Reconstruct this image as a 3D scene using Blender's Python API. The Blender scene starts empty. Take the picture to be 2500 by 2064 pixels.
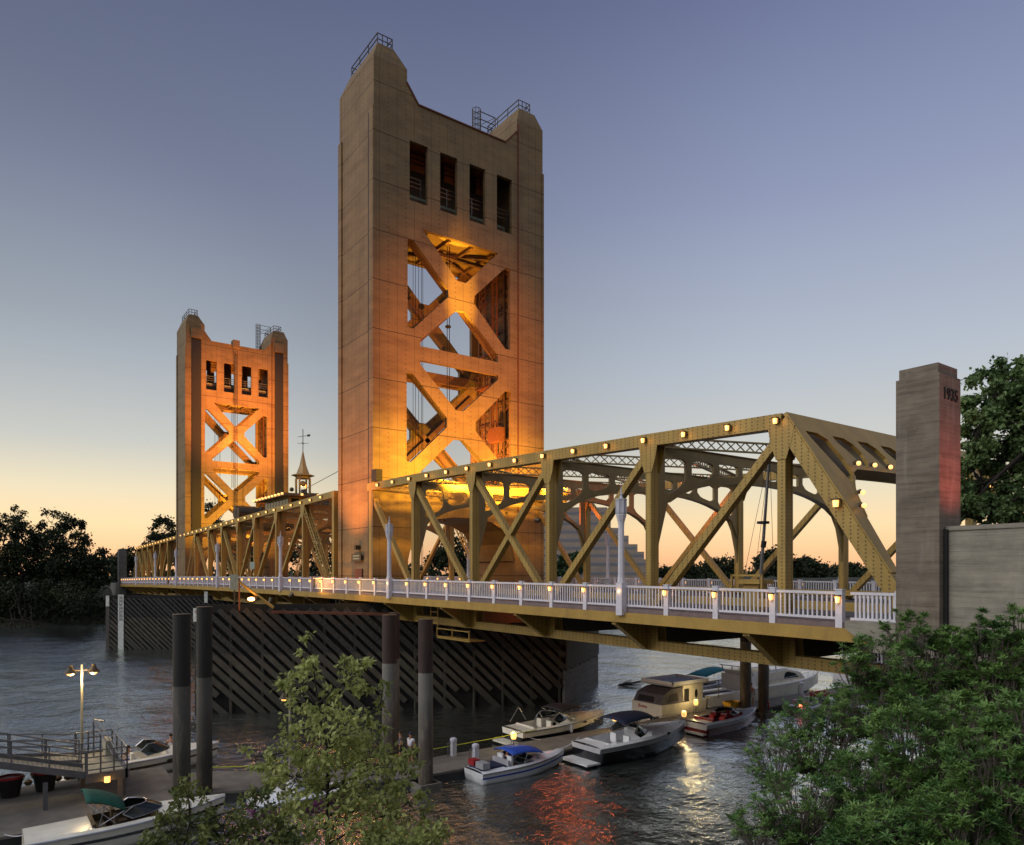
import bpy, bmesh, math, random
from mathutils import Vector, Matrix
R = math.radians
random.seed(7)
sc = bpy.context.scene
COL = sc.collection
def lin(h):
    h = h.lstrip('#'); o = []
    for i in (0, 2, 4):
        c = int(h[i:i+2], 16)/255
        o.append(c/12.92 if c <= .04045 else ((c+.055)/1.055)**2.4)
    return (*o, 1)
# ------------------------------------------------------------------ camera
AZ = R(53.95); FPX = 1785.; HV = 1400.; ZC = 11.
VD = Vector((-math.sin(AZ), math.cos(AZ), 0))
RD = Vector((math.cos(AZ), math.sin(AZ), 0))
cd = bpy.data.cameras.new('camera'); cam = bpy.data.objects.new('camera', cd); COL.objects.link(cam)
cam.location = (0, 0, ZC); cam.rotation_euler = (R(90), 0, AZ)
cd.sensor_width = 36; cd.lens = 36*FPX/2500; cd.shift_y = (HV-1032)/2500
cd.clip_start = .1; cd.clip_end = 5000
sc.camera = cam
# ------------------------------------------------------------------ sky
w = bpy.data.worlds.new('World'); sc.world = w; w.use_nodes = True
nt = w.node_tree; N = nt.nodes; L = nt.links; N.clear()
def nd(t, **k):
    n = N.new(t)
    for a, b in k.items(): setattr(n, a, b)
    return n
tc = nd('ShaderNodeTexCoord'); sep = nd('ShaderNodeSeparateXYZ'); L.new(tc.outputs['Generated'], sep.inputs[0])
def ramp(stops, src):
    r = nd('ShaderNodeValToRGB'); e = r.color_ramp.elements
    e[0].position, e[0].color = stops[0][0], lin(stops[0][1]); e[1].position, e[1].color = stops[-1][0], lin(stops[-1][1])
    for p, c in stops[1:-1]:
        x = e.new(p); x.color = lin(c)
    L.new(src, r.inputs[0]); return r
glow = ramp([(0, 'e8a468'), (.03, 'f2bb80'), (.06, 'eccb96'), (.105, 'd8cbab'), (.16, 'bcbdb8'), (.26, 'a4adba'), (.44, '808bab'), (.62, '606b93'), (1, '465078')], sep.outputs[2])
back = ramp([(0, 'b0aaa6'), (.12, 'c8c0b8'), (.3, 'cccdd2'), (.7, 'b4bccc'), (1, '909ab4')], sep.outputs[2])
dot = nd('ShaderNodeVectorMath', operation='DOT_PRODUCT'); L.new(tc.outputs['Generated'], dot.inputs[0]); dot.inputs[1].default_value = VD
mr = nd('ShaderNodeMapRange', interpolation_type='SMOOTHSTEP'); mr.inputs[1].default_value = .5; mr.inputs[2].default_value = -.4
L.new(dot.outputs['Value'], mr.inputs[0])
# brighter patch of sky low on the right (afterglow), and a duller upper left
d2 = nd('ShaderNodeVectorMath', operation='DOT_PRODUCT'); L.new(tc.outputs['Generated'], d2.inputs[0])
a2 = R(19); d2.inputs[1].default_value = Vector((-math.sin(a2)*math.cos(R(9)), math.cos(a2)*math.cos(R(9)), math.sin(R(9))))
m2 = nd('ShaderNodeMapRange', interpolation_type='SMOOTHSTEP'); m2.inputs[1].default_value = .72; m2.inputs[2].default_value = 1.0; m2.inputs[3].default_value = 1.0; m2.inputs[4].default_value = 1.3
L.new(d2.outputs['Value'], m2.inputs[0])
mul = nd('ShaderNodeVectorMath', operation='SCALE'); L.new(glow.outputs[0], mul.inputs[0]); L.new(m2.outputs[0], mul.inputs['Scale'])
d3 = nd('ShaderNodeVectorMath', operation='DOT_PRODUCT'); L.new(tc.outputs['Generated'], d3.inputs[0]); d3.inputs[1].default_value = RD
m3 = nd('ShaderNodeMapRange'); m3.inputs[1].default_value = -.6; m3.inputs[2].default_value = .3; L.new(d3.outputs['Value'], m3.inputs[0])
hi_ = nd('ShaderNodeMapRange'); hi_.inputs[1].default_value = .1; hi_.inputs[2].default_value = .3; L.new(sep.outputs[2], hi_.inputs[0])
inv = nd('ShaderNodeMath', operation='SUBTRACT'); inv.inputs[0].default_value = 1; L.new(m3.outputs[0], inv.inputs[1])
kk = nd('ShaderNodeMath', operation='MULTIPLY'); L.new(inv.outputs[0], kk.inputs[0]); L.new(hi_.outputs[0], kk.inputs[1])
lf = nd('ShaderNodeMix', data_type='RGBA', blend_type='MULTIPLY'); L.new(kk.outputs[0], lf.inputs[0]); L.new(mul.outputs[0], lf.inputs[6]); lf.inputs[7].default_value = (.74, .74, .70, 1)
d4 = nd('ShaderNodeVectorMath', operation='DOT_PRODUCT'); L.new(tc.outputs['Generated'], d4.inputs[0])
a4 = R(87); d4.inputs[1].default_value = Vector((-math.sin(a4)*math.cos(R(5)), math.cos(a4)*math.cos(R(5)), math.sin(R(5))))
m4 = nd('ShaderNodeMapRange', interpolation_type='SMOOTHSTEP'); m4.inputs[1].default_value = .9; m4.inputs[2].default_value = 1.0; m4.inputs[3].default_value = 1.0; m4.inputs[4].default_value = 1.35
L.new(d4.outputs['Value'], m4.inputs[0])
ls = nd('ShaderNodeVectorMath', operation='SCALE'); L.new(lf.outputs[2], ls.inputs[0]); L.new(m4.outputs[0], ls.inputs['Scale'])
hs = nd('ShaderNodeHueSaturation'); hs.inputs['Saturation'].default_value = .9; L.new(ls.outputs[0], hs.inputs['Color'])
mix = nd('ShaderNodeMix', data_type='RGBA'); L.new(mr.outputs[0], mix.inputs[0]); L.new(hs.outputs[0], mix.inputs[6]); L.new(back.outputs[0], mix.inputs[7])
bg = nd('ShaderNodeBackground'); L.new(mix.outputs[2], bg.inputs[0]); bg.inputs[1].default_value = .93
sky = nd('ShaderNodeTexSky', sky_type='NISHITA'); sky.sun_disc = False; sky.sun_elevation = R(-2); sky.sun_rotation = R(-60)
bg2 = nd('ShaderNodeBackground'); L.new(sky.outputs[0], bg2.inputs[0]); bg2.inputs[1].default_value = .05
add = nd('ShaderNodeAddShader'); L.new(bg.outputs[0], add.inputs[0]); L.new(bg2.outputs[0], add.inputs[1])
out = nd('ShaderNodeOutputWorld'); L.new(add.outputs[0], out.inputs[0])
# one soft, dim sun: the light of the dusk sky from behind the camera's left
sd = bpy.data.lights.new('sun', 'SUN'); sd.energy = 1.75; sd.angle = R(50); sd.color = (1.0, .97, .93)
so = bpy.data.objects.new('sun', sd); COL.objects.link(so)
so.rotation_euler = Vector((-.25, -1, .75)).to_track_quat('Z', 'Y').to_euler()
sc.view_settings.view_transform = 'Standard'; sc.view_settings.look = 'None'; sc.view_settings.gamma = 1; sc.view_settings.exposure = 0
sc.cycles.use_denoising = True
sc.cycles.max_bounces = 6; sc.cycles.diffuse_bounces = 3; sc.cycles.glossy_bounces = 3; sc.cycles.transparent_max_bounces = 12
sc.cycles.sample_clamp_indirect = 6; sc.cycles.caustics_reflective = False; sc.cycles.caustics_refractive = False

# ------------------------------------------------------------------ helpers
def ray(u, v):
    return VD + RD*((u-1250)/FPX) + Vector((0, 0, -(v-HV)/FPX))
def AY(u, v, Y): d = ray(u, v); t = Y/d.y; return Vector((d.x*t, Y, ZC+d.z*t))
def AZ0(u, v, Z=0.): d = ray(u, v); t = (Z-ZC)/d.z; return Vector((d.x*t, d.y*t, Z))
def AD(u, v, D): d = ray(u, v); return Vector((d.x*D, d.y*D, ZC+d.z*D))

class MB:
    def __init__(s): s.v = []; s.f = []
    def add(s, vs, fs):
        b = len(s.v); s.v += [tuple(p) for p in vs]; s.f += [tuple(i+b for i in f) for f in fs]; return s
    def box(s, x0, x1, y0, y1, z0, z1):
        if x0 > x1: x0, x1 = x1, x0
        if y0 > y1: y0, y1 = y1, y0
        if z0 > z1: z0, z1 = z1, z0
        return s.add([(x0,y0,z0),(x1,y0,z0),(x1,y1,z0),(x0,y1,z0),(x0,y0,z1),(x1,y0,z1),(x1,y1,z1),(x0,y1,z1)],
                     [(0,3,2,1),(4,5,6,7),(0,1,5,4),(1,2,6,5),(2,3,7,6),(3,0,4,7)])
    def bar(s, p0, p1, a, b, side=(0, 1, 0)):
        """box from p0 to p1; a = size across (perpendicular to side), b = size along side"""
        p0 = Vector(p0); p1 = Vector(p1); d = (p1-p0).normalized(); sd = Vector(side)
        sd = (sd-d*sd.dot(d))
        if sd.length < 1e-4: sd = d.orthogonal()
        sd.normalize(); up = d.cross(sd)
        q = [up*(-a/2)-sd*(b/2), up*(a/2)-sd*(b/2), up*(a/2)+sd*(b/2), up*(-a/2)+sd*(b/2)]
        return s.add([p0+k for k in q]+[p1+k for k in q], [(3,2,1,0),(4,5,6,7),(0,1,5,4),(1,2,6,5),(2,3,7,6),(3,0,4,7)])
    def cyl(s, p0, p1, r0, r1=None, n=10, caps=True):
        r1 = r0 if r1 is None else r1
        p0 = Vector(p0); p1 = Vector(p1); d = (p1-p0).normalized(); a = d.orthogonal().normalized(); b = d.cross(a)
        vs = []
        for p, r in ((p0, r0), (p1, r1)):
            for i in range(n):
                t = 2*math.pi*(i+.5)/n; vs.append(p+(a*math.cos(t)+b*math.sin(t))*r)
        fs = [(i, (i+1) % n, n+(i+1) % n, n+i) for i in range(n)]
        if caps: fs += [tuple(range(n-1, -1, -1)), tuple(range(n, 2*n))]
        return s.add(vs, fs)
    def lathe(s, c, prof, n=12):
        c = Vector(c); vs = []
        for r, z in prof:
            for i in range(n):
                t = 2*math.pi*(i+.5)/n; vs.append(c+Vector((r*math.cos(t), r*math.sin(t), z)))
        m = len(prof)
        fs = [(j*n+i, j*n+(i+1) % n, (j+1)*n+(i+1) % n, (j+1)*n+i) for j in range(m-1) for i in range(n)]
        fs += [tuple(range(n-1, -1, -1)), tuple(range((m-1)*n, m*n))]
        return s.add(vs, fs)
    def tube(s, pts, r, n=6):
        for a, b in zip(pts, pts[1:]): s.cyl(a, b, r, r, n)
        return s
    def sph(s, c, rx, ry=None, rz=None, n=10, m=6):
        ry = ry or rx; rz = rz or rx; c = Vector(c); vs = []
        for j in range(m+1):
            ph = math.pi*j/m-math.pi/2
            for i in range(n):
                t = 2*math.pi*i/n; vs.append(c+Vector((rx*math.cos(ph)*math.cos(t), ry*math.cos(ph)*math.sin(t), rz*math.sin(ph))))
        return s.add(vs, [(j*n+i, j*n+(i+1) % n, (j+1)*n+(i+1) % n, (j+1)*n+i) for j in range(m) for i in range(n)])
    def prism(s, poly, fn, t0, t1):
        """poly 2D (a,b) extruded in third coordinate; fn(a,b,t)->xyz; convex poly"""
        n = len(poly)
        return s.add([fn(a, b, t0) for a, b in poly]+[fn(a, b, t1) for a, b in poly],
                     [tuple(range(n-1, -1, -1)), tuple(range(n, 2*n))]+[(i, (i+1) % n, n+(i+1) % n, n+i) for i in range(n)])
    def plate(s, outer, holes, fn, t):
        cu = bpy.data.curves.new('tmp', 'CURVE'); cu.dimensions = '2D'; cu.fill_mode = 'BOTH'; cu.extrude = t/2
        for pl in [outer]+list(holes):
            sp = cu.splines.new('POLY'); sp.points.add(len(pl)-1); sp.use_cyclic_u = True
            for p, (a, b) in zip(sp.points, pl): p.co = (a, b, 0, 1)
        ob = bpy.data.objects.new('tmp', cu); me = bpy.data.meshes.new_from_object(ob)
        s.add([fn(*v.co) for v in me.vertices], [tuple(p.vertices) for p in me.polygons])
        bpy.data.objects.remove(ob); bpy.data.curves.remove(cu); bpy.data.meshes.remove(me); return s
    def build(s, name, mat, parent=None, smooth=False, T=None, kind=None, label=None):
        me = bpy.data.meshes.new(name)
        vs = [T(*p) for p in s.v] if T else s.v
        me.from_pydata([tuple(p) for p in vs], [], s.f); me.materials.append(mat)
        bm = bmesh.new(); bm.from_mesh(me); bmesh.ops.recalc_face_normals(bm, faces=bm.faces); bm.to_mesh(me); bm.free()
        if smooth:
            for p in me.polygons: p.use_smooth = True
        ob = bpy.data.objects.new(name, me); COL.objects.link(ob)
        if parent:
            ob.parent = parent; ob.matrix_parent_inverse = world_of(parent).inverted()
        if kind: ob['kind'] = kind
        if label: ob['label'] = label
        return ob
def world_of(o):
    m = Matrix.LocRotScale(o.location, o.rotation_euler, o.scale)
    return world_of(o.parent) @ o.matrix_parent_inverse @ m if o.parent else m
def tag(o, label, cat, group=None, kind=None):
    o['label'] = label; o['category'] = cat
    if group: o['group'] = group
    if kind: o['kind'] = kind
    return o
def empty(name, label, cat, loc=(0, 0, 0), rz=0, group=None):
    o = bpy.data.objects.new(name, None); o.location = loc; o.rotation_euler = (0, 0, rz); o.empty_display_size = .3
    COL.objects.link(o); return tag(o, label, cat, group)
def copy_tree(o, parent=None):
    c = o.copy(); COL.objects.link(c)
    if parent: c.parent = parent; c.matrix_parent_inverse = o.matrix_parent_inverse.copy()
    for ch in list(o.children): copy_tree(ch, c)
    return c
def light(kind, loc, energy, color, parent=None, target=None, size=None, blend=.6, radius=.15):
    ld = bpy.data.lights.new('flood_beam' if kind == 'SPOT' else 'lamp_light', kind); ld.energy = energy; ld.color = color
    ld.shadow_soft_size = radius
    if kind == 'SPOT': ld.spot_size = R(size or 60); ld.spot_blend = blend
    o = bpy.data.objects.new(ld.name, ld); COL.objects.link(o); o.location = loc
    if target is not None: o.rotation_euler = (Vector(loc)-Vector(target)).to_track_quat('Z', 'Y').to_euler()
    if parent: o.parent = parent; o.matrix_parent_inverse = world_of(parent).inverted()
    return o

# ------------------------------------------------------------------ materials
class MN:
    def __init__(s, name):
        s.m = bpy.data.materials.new(name); s.m.use_nodes = True; s.t = s.m.node_tree
        s.b = s.t.nodes['Principled BSDF']; s.pos = s.n('ShaderNodeNewGeometry').outputs['Position']
    def n(s, t, **k):
        x = s.t.nodes.new(t)
        for a, b in k.items(): setattr(x, a, b)
        return x
    def l(s, a, b): s.t.links.new(a, b)
    def scale(s, vec, src=None):
        m = s.n('ShaderNodeMapping'); m.inputs['Scale'].default_value = vec; s.l(src or s.pos, m.inputs[0]); return m.outputs[0]
    def noise(s, vec, sc_=1., det=5, rough=.55, src=None):
        n = s.n('ShaderNodeTexNoise'); n.inputs['Scale'].default_value = sc_; n.inputs['Detail'].default_value = det; n.inputs['Roughness'].default_value = rough
        s.l(s.scale(vec, src), n.inputs[0]); return n.outputs[0]
    def ramp(s, src, stops):
        r = s.n('ShaderNodeValToRGB'); e = r.color_ramp.elements
        e[0].position, e[0].color = stops[0][0], stops[0][1]; e[1].position, e[1].color = stops[-1][0], stops[-1][1]
        for p, c in stops[1:-1]: e.new(p).color = c
        s.l(src, r.inputs[0]); return r.outputs[0]
    def mix(s, f, a, b, mode='MIX'):
        x = s.n('ShaderNodeMix', data_type='RGBA', blend_type=mode)
        if hasattr(f, 'links'): s.l(f, x.inputs[0])
        else: x.inputs[0].default_value = f
        for i, q in ((6, a), (7, b)):
            if hasattr(q, 'links'): s.l(q, x.inputs[i])
            else: x.inputs[i].default_value = q
        return x.outputs[2]
    def math(s, op, a, b=0., c=None):
        x = s.n('ShaderNodeMath', operation=op)
        for i, q in enumerate((a, b, c)):
            if q is None: continue
            if hasattr(q, 'links'): s.l(q, x.inputs[i])
            else: x.inputs[i].default_value = q
        return x.outputs[0]
    def bump(s, h, st=.3, d=.05):
        b = s.n('ShaderNodeBump'); b.inputs['Strength'].default_value = st; b.inputs['Distance'].default_value = d
        s.l(h, b.inputs['Height']); s.l(b.outputs[0], s.b.inputs['Normal'])
    def col(s, c):
        if hasattr(c, 'links'): s.l(c, s.b.inputs['Base Color'])
        else: s.b.inputs['Base Color'].default_value = c
    def set(s, rough=.6, metal=0., spec=.5):
        s.b.inputs['Roughness'].default_value = rough; s.b.inputs['Metallic'].default_value = metal; s.b.inputs['Specular IOR Level'].default_value = spec; return s.m
def c4(r, g, b): return (r, g, b, 1)
def dk(c, k): return (c[0]*k, c[1]*k, c[2]*k, 1)
def simple(name, c, rough=.6, metal=0., var=.25, sc_=3., spec=.5):
    m = MN(name); f = m.noise((1, 1, 1), sc_)
    m.col(m.ramp(f, [(.3, dk(c, 1-var)), (.7, dk(c, 1+var*.5))])); m.bump(f, .15, .02); return m.set(rough, metal, spec)
def emit(name, c, st, base=(.8, .7, .5, 1)):
    m = MN(name); m.col(base); m.b.inputs['Emission Color'].default_value = c; m.b.inputs['Emission Strength'].default_value = st; return m.set(.4)
M = {}
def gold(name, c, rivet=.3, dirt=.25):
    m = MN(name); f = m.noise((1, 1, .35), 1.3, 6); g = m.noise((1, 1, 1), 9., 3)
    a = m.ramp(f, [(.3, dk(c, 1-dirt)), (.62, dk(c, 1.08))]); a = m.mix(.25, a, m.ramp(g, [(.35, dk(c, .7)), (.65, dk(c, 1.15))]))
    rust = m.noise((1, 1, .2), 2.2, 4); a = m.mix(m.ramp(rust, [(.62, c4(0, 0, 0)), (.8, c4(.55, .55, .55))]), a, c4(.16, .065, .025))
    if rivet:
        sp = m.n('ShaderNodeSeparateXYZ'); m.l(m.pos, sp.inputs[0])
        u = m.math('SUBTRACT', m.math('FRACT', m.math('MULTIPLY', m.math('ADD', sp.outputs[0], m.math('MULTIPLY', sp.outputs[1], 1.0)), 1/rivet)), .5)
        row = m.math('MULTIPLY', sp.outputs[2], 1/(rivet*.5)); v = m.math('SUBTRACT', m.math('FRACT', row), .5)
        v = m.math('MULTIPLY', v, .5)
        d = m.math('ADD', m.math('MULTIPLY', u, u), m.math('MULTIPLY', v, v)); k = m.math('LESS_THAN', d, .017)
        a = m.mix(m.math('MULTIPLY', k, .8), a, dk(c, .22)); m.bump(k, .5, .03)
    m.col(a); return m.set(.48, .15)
M['gold'] = gold('gold_bridge_paint', c4(.335, .222, .055))
M['goldplain'] = gold('gold_flat_paint', c4(.345, .222, .052), 0)
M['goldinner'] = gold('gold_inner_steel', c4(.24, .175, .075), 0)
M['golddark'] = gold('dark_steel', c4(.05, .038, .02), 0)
def tower_mat(name, c):
    m = MN(name); sp = m.n('ShaderNodeSeparateXYZ'); m.l(m.pos, sp.inputs[0])
    f = m.noise((.5, .5, 1.2), 1., 6, .6); st = m.noise((.25, .35, 1.5), .8, 5, .65)
    a = m.ramp(f, [(.3, dk(c, .78)), (.66, dk(c, 1.1))])
    a = m.mix(m.ramp(st, [(.48, c4(0, 0, 0)), (.7, c4(.6, .6, .6))]), a, c4(.085, .048, .026))
    sz = m.math('LESS_THAN', m.math('ABSOLUTE', m.math('SUBTRACT', m.math('FRACT', m.math('MULTIPLY', sp.outputs[2], 1/4.3)), .5)), .009)
    sx = m.math('LESS_THAN', m.math('ABSOLUTE', m.math('SUBTRACT', m.math('FRACT', m.math('MULTIPLY', m.math('ADD', sp.outputs[0], sp.outputs[1]), 1/1.72)), .5)), .013)
    dt = m.math('LESS_THAN', m.math('ABSOLUTE', m.math('SUBTRACT', m.math('FRACT', m.math('MULTIPLY', sp.outputs[2], 1/.42)), .5)), .2)
    s3 = m.math('LESS_THAN', m.math('ABSOLUTE', m.math('SUBTRACT', m.math('FRACT', m.math('ADD', .5, m.math('MULTIPLY', m.math('ADD', sp.outputs[0], sp.outputs[1]), 1/1.72))), .5)), .035)
    pn = m.noise((.58, .58, .23), 1., 0, 0); a = m.mix(.2, a, m.ramp(pn, [(.35, dk(c, .72)), (.65, dk(c, 1.25))]))
    a = m.mix(m.math('MULTIPLY', m.math('MAXIMUM', sz, m.math('MAXIMUM', m.math('MULTIPLY', sx, .7), m.math('MULTIPLY', m.math('MULTIPLY', s3, dt), .5))), .85), a, dk(c, .2))
    m.bump(f, .1, .05); m.col(a); return m.set(.62, 0, .25)
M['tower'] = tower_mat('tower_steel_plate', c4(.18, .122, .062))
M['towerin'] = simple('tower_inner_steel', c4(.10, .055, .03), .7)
M['black'] = simple('black_slot', c4(.012, .011, .012), .8)
M['white'] = simple('white_rail_paint', c4(.56, .555, .62), .45, 0, .12, 6)
M['lampwhite'] = simple('pale_lamp_post_paint', c4(.42, .42, .48), .5, 0, .15)
M['asphalt'] = simple('asphalt_road', c4(.06, .06, .065), .9)
M['sidewalk'] = simple('brown_sidewalk', c4(.16, .12, .12), .9)
def concrete(name, c, board=.16, streak=True):
    m = MN(name); sp = m.n('ShaderNodeSeparateXYZ'); m.l(m.pos, sp.inputs[0])
    b = m.noise((.5, .5, 6.5), 1., 4, .6); f = m.noise((1, 1, 1), 1.6, 6, .65); s_ = m.noise((3.5, 3.5, .35), 1., 5, .6)
    a = m.ramp(b, [(.32, dk(c, .5)), (.5, c), (.7, dk(c, 1.25))]); a = m.mix(.45, a, m.ramp(f, [(.3, dk(c, .45)), (.7, dk(c, 1.35))]))
    if streak: a = m.mix(m.ramp(s_, [(.58, c4(0, 0, 0)), (.8, c4(.4, .4, .4))]), a, c4(.34, .34, .32))
    ln = m.math('LESS_THAN', m.math('FRACT', m.math('MULTIPLY', sp.outputs[2], 1/board)), .07)
    ln = m.math('MULTIPLY', ln, m.ramp(m.noise((1.2, 1.2, 5), 1.5, 3), [(.45, c4(0, 0, 0)), (.6, c4(1, 1, 1))]))
    a = m.mix(m.math('MULTIPLY', ln, .7), a, dk(c, .25)); m.bump(b, .35, .03); m.col(a); return m.set(.9)
M['conc'] = concrete('board_formed_concrete', c4(.165, .135, .105))
M['conc2'] = concrete('pale_wall_concrete', c4(.24, .22, .18))
M['farconc'] = concrete('far_pylon_concrete', c4(.12, .115, .11), .4, False)
def timber(name, z0=4.6):
    m = MN(name); sp = m.n('ShaderNodeSeparateXYZ'); m.l(m.pos, sp.inputs[0])
    f = m.noise((1, 1, 1), 1.2, 6, .6); g = m.noise((1, 1, 1), 7, 4)
    zz = m.math('ADD', sp.outputs[2], m.math('MULTIPLY', m.math('SUBTRACT', f, .5), .5))
    k = m.n('ShaderNodeMapRange'); k.inputs[1].default_value = z0-.15; k.inputs[2].default_value = z0+.15; m.l(zz, k.inputs[0])
    lo = m.ramp(f, [(.3, c4(.045, .038, .028)), (.7, c4(.088, .08, .064))]); hi = m.ramp(g, [(.3, c4(.012, .012, .012)), (.7, c4(.05, .048, .045))])
    k2 = m.n('ShaderNodeMapRange'); k2.inputs[1].default_value = .2; k2.inputs[2].default_value = 2.2; m.l(zz, k2.inputs[0])
    lo = m.mix(k2.outputs[0], dk(c4(.06, .062, .05), .7), lo)
    m.col(m.mix(k.outputs[0], lo, hi)); m.bump(g, .4, .03); return m.set(.9)
M['timber'] = timber('weathered_fender_timber')
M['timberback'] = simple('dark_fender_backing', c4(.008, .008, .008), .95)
M['timberend'] = simple('vertical_board_timber', c4(.07, .066, .058), .9)
def pile_mat(name, z0, dark, rusty=c4(.035, .012, .008), pale=.45):
    m = MN(name); sp = m.n('ShaderNodeSeparateXYZ'); m.l(m.pos, sp.inputs[0]); f = m.noise((2.5, 2.5, .6), 1.5, 6, .65); g = m.noise((1, 1, 1), 1., 5)
    k = m.n('ShaderNodeMapRange'); k.inputs[1].default_value = z0-.03; k.inputs[2].default_value = z0+.03; m.l(sp.outputs[2], k.inputs[0])
    lo = m.ramp(f, [(.3, dk(dark, .5)), (.55, dark), (.75, dk(dark, 3.2))]); k3 = m.n('ShaderNodeMapRange'); k3.inputs[1].default_value = z0-3.2; k3.inputs[2].default_value = z0-.3; m.l(m.math('ADD', sp.outputs[2], m.math('MULTIPLY', g, 1.5)), k3.inputs[0])
    lo = m.mix(m.math('MULTIPLY', k3.outputs[0], pale), lo, c4(.24, .24, .23))
    hi = m.ramp(f, [(.3, dk(rusty, .6)), (.7, dk(rusty, 1.6))]); m.col(m.mix(k.outputs[0], lo, hi)); return m.set(.75)
M['pile'] = pile_mat('steel_pile_paint_left', 6.0, c4(.035, .028, .02), c4(.007, .006, .005), .22)
M['pile2'] = pile_mat('steel_pile_paint_mid', 5.9, c4(.085, .068, .052), c4(.026, .012, .009))
M['dock'] = simple('concrete_dock', c4(.15, .135, .115), .9, 0, .3, 1.2)
M['dockside'] = simple('dark_dock_side', c4(.03, .03, .03), .8)
M['alu'] = simple('aluminium_rail', c4(.15, .15, .16), .45, .5)
M['grate'] = simple('pale_gangway_deck', c4(.30, .28, .21), .7)
M['gel'] = simple('cream_gelcoat', c4(.72, .68, .58), .25, 0, .1, 2)
M['gelwhite'] = simple('white_gelcoat', c4(.78, .79, .82), .25, 0, .1, 2)
M['gelgrey'] = simple('grey_gelcoat', c4(.42, .42, .45), .25, 0, .15, 2)
M['navy'] = simple('navy_canvas', c4(.012, .02, .055), .8)
M['blue'] = simple('bright_blue_canvas', c4(.015, .07, .42), .7)
M['green'] = simple('dark_green_canvas', c4(.006, .075, .05), .85)
M['teal'] = simple('teal_canvas', c4(.01, .16, .2), .8)
M['greycan'] = simple('grey_purple_canvas', c4(.12, .11, .13), .85)
M['blackhull'] = simple('black_gelcoat', c4(.012, .012, .016), .2)
M['pink'] = simple('magenta_gelcoat', c4(.45, .06, .33), .3)
M['red'] = simple('red_vinyl', c4(.35, .015, .02), .5)
M['redhull'] = simple('dark_red_gelcoat', c4(.13, .012, .02), .25)
M['glass'] = simple('dark_tinted_glass', c4(.012, .018, .02), .08, 0, .1)
M['steel'] = simple('stainless_tube', c4(.45, .45, .47), .3, .8)
M['wood'] = simple('driftwood', c4(.06, .05, .045), .9)
M['yellow'] = simple('yellow_paint', c4(.6, .33, .02), .6)
M['rope'] = simple('yellow_green_rope', c4(.42, .45, .03), .8)
M['orange'] = simple('orange_canvas', c4(.6, .08, .02), .7)
M['skin'] = simple('skin', c4(.36, .17, .10), .6, 0, .08)
M['shirtw'] = simple('white_cloth', c4(.62, .62, .66), .9)
M['shirtd'] = simple('dark_cloth', c4(.03, .018, .02), .9)
M['cblue'] = simple('blue_cloth', c4(.05, .09, .32), .9)
M['pale'] = simple('pale_blue_cloth', c4(.38, .42, .55), .9)
M['hair'] = simple('dark_hair', c4(.03, .016, .01), .8)
M['bulb'] = emit('warm_bulb', (1, .43, .09, 1), 2.1)
M['bulbw'] = emit('yellow_white_bulb', (1, .45, .10, 1), 2.2)
M['bulbred'] = emit('red_signal_bulb', (1, .12, .05, 1), 8)
M['sodium'] = emit('sodium_flood_glass', (1, .42, .1, 1), 22)
M['capm'] = simple('bronze_lamp_cap', c4(.07, .045, .02), .6)
M['signw'] = simple('white_sign', c4(.55, .58, .55), .7)
M['signg'] = simple('grey_green_sign', c4(.22, .25, .2), .7)
M['ink'] = simple('black_ink', c4(.015, .015, .015), .8)
M['rust'] = simple('rusty_steel', c4(.11, .035, .018), .85)
# ------------------------------------------------------------------ ground, water
def water():
    m = MN('river_water'); s1 = m.noise((1, 1, 1), .22, 3, .5); s2 = m.noise((1.0, .55, 1), 1.5, 4, .6); s3 = m.noise((1, .6, 1), 5., 3, .6); big = m.noise((.6, 1, 1), .03, 3, .5)
    h = m.math('ADD', m.math('MULTIPLY', s1, 1.6), m.math('ADD', m.math('MULTIPLY', s2, .55), m.math('MULTIPLY', s3, .16)))
    h = m.math('MULTIPLY', h, m.ramp(m.noise((.35, 1, 1), .05, 4, .6), [(.36, c4(.25, .25, .25)), (.6, c4(1, 1, 1))])); m.bump(h, 1.0, .38); m.col(m.ramp(big, [(.4, c4(.02, .03, .026)), (.65, c4(.035, .048, .04))])); m.b.inputs['IOR'].default_value = 3.0
    mt = m.set(.9, 0, .2)
    gl = m.n('ShaderNodeBsdfGlossy'); gl.inputs['Color'].default_value = (.84, .87, .85, 1); gl.inputs['Roughness'].default_value = .13; m.l(m.b.inputs['Normal'].links[0].from_socket, gl.inputs['Normal'])
    fx = m.n('ShaderNodeMixShader'); fr = m.n('ShaderNodeFresnel'); fr.inputs[0].default_value = 2.6; m.l(m.b.inputs['Normal'].links[0].from_socket, fr.inputs['Normal']); k_ = m.math('MINIMUM', m.math('ADD', fr.outputs[0], .5), .97); m.l(k_, fx.inputs[0]); m.l(m.b.outputs[0], fx.inputs[1]); m.l(gl.outputs[0], fx.inputs[2]); m.l(fx.outputs[0], m.t.nodes['Material Output'].inputs[0]); return mt
M['water'] = water()
M['soil'] = simple('bank_soil', c4(.045, .042, .022), .95, 0, .5, .5)
M['soilfar'] = simple('far_bank_soil', c4(.022, .024, .013), .95, 0, .6, .25)
MB().add([(-1500, -900, 0), (120, -900, 0), (120, 2500, 0), (-1500, 2500, 0)], [(0, 1, 2, 3)]).build('river_water', M['water'], kind='structure')
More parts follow.
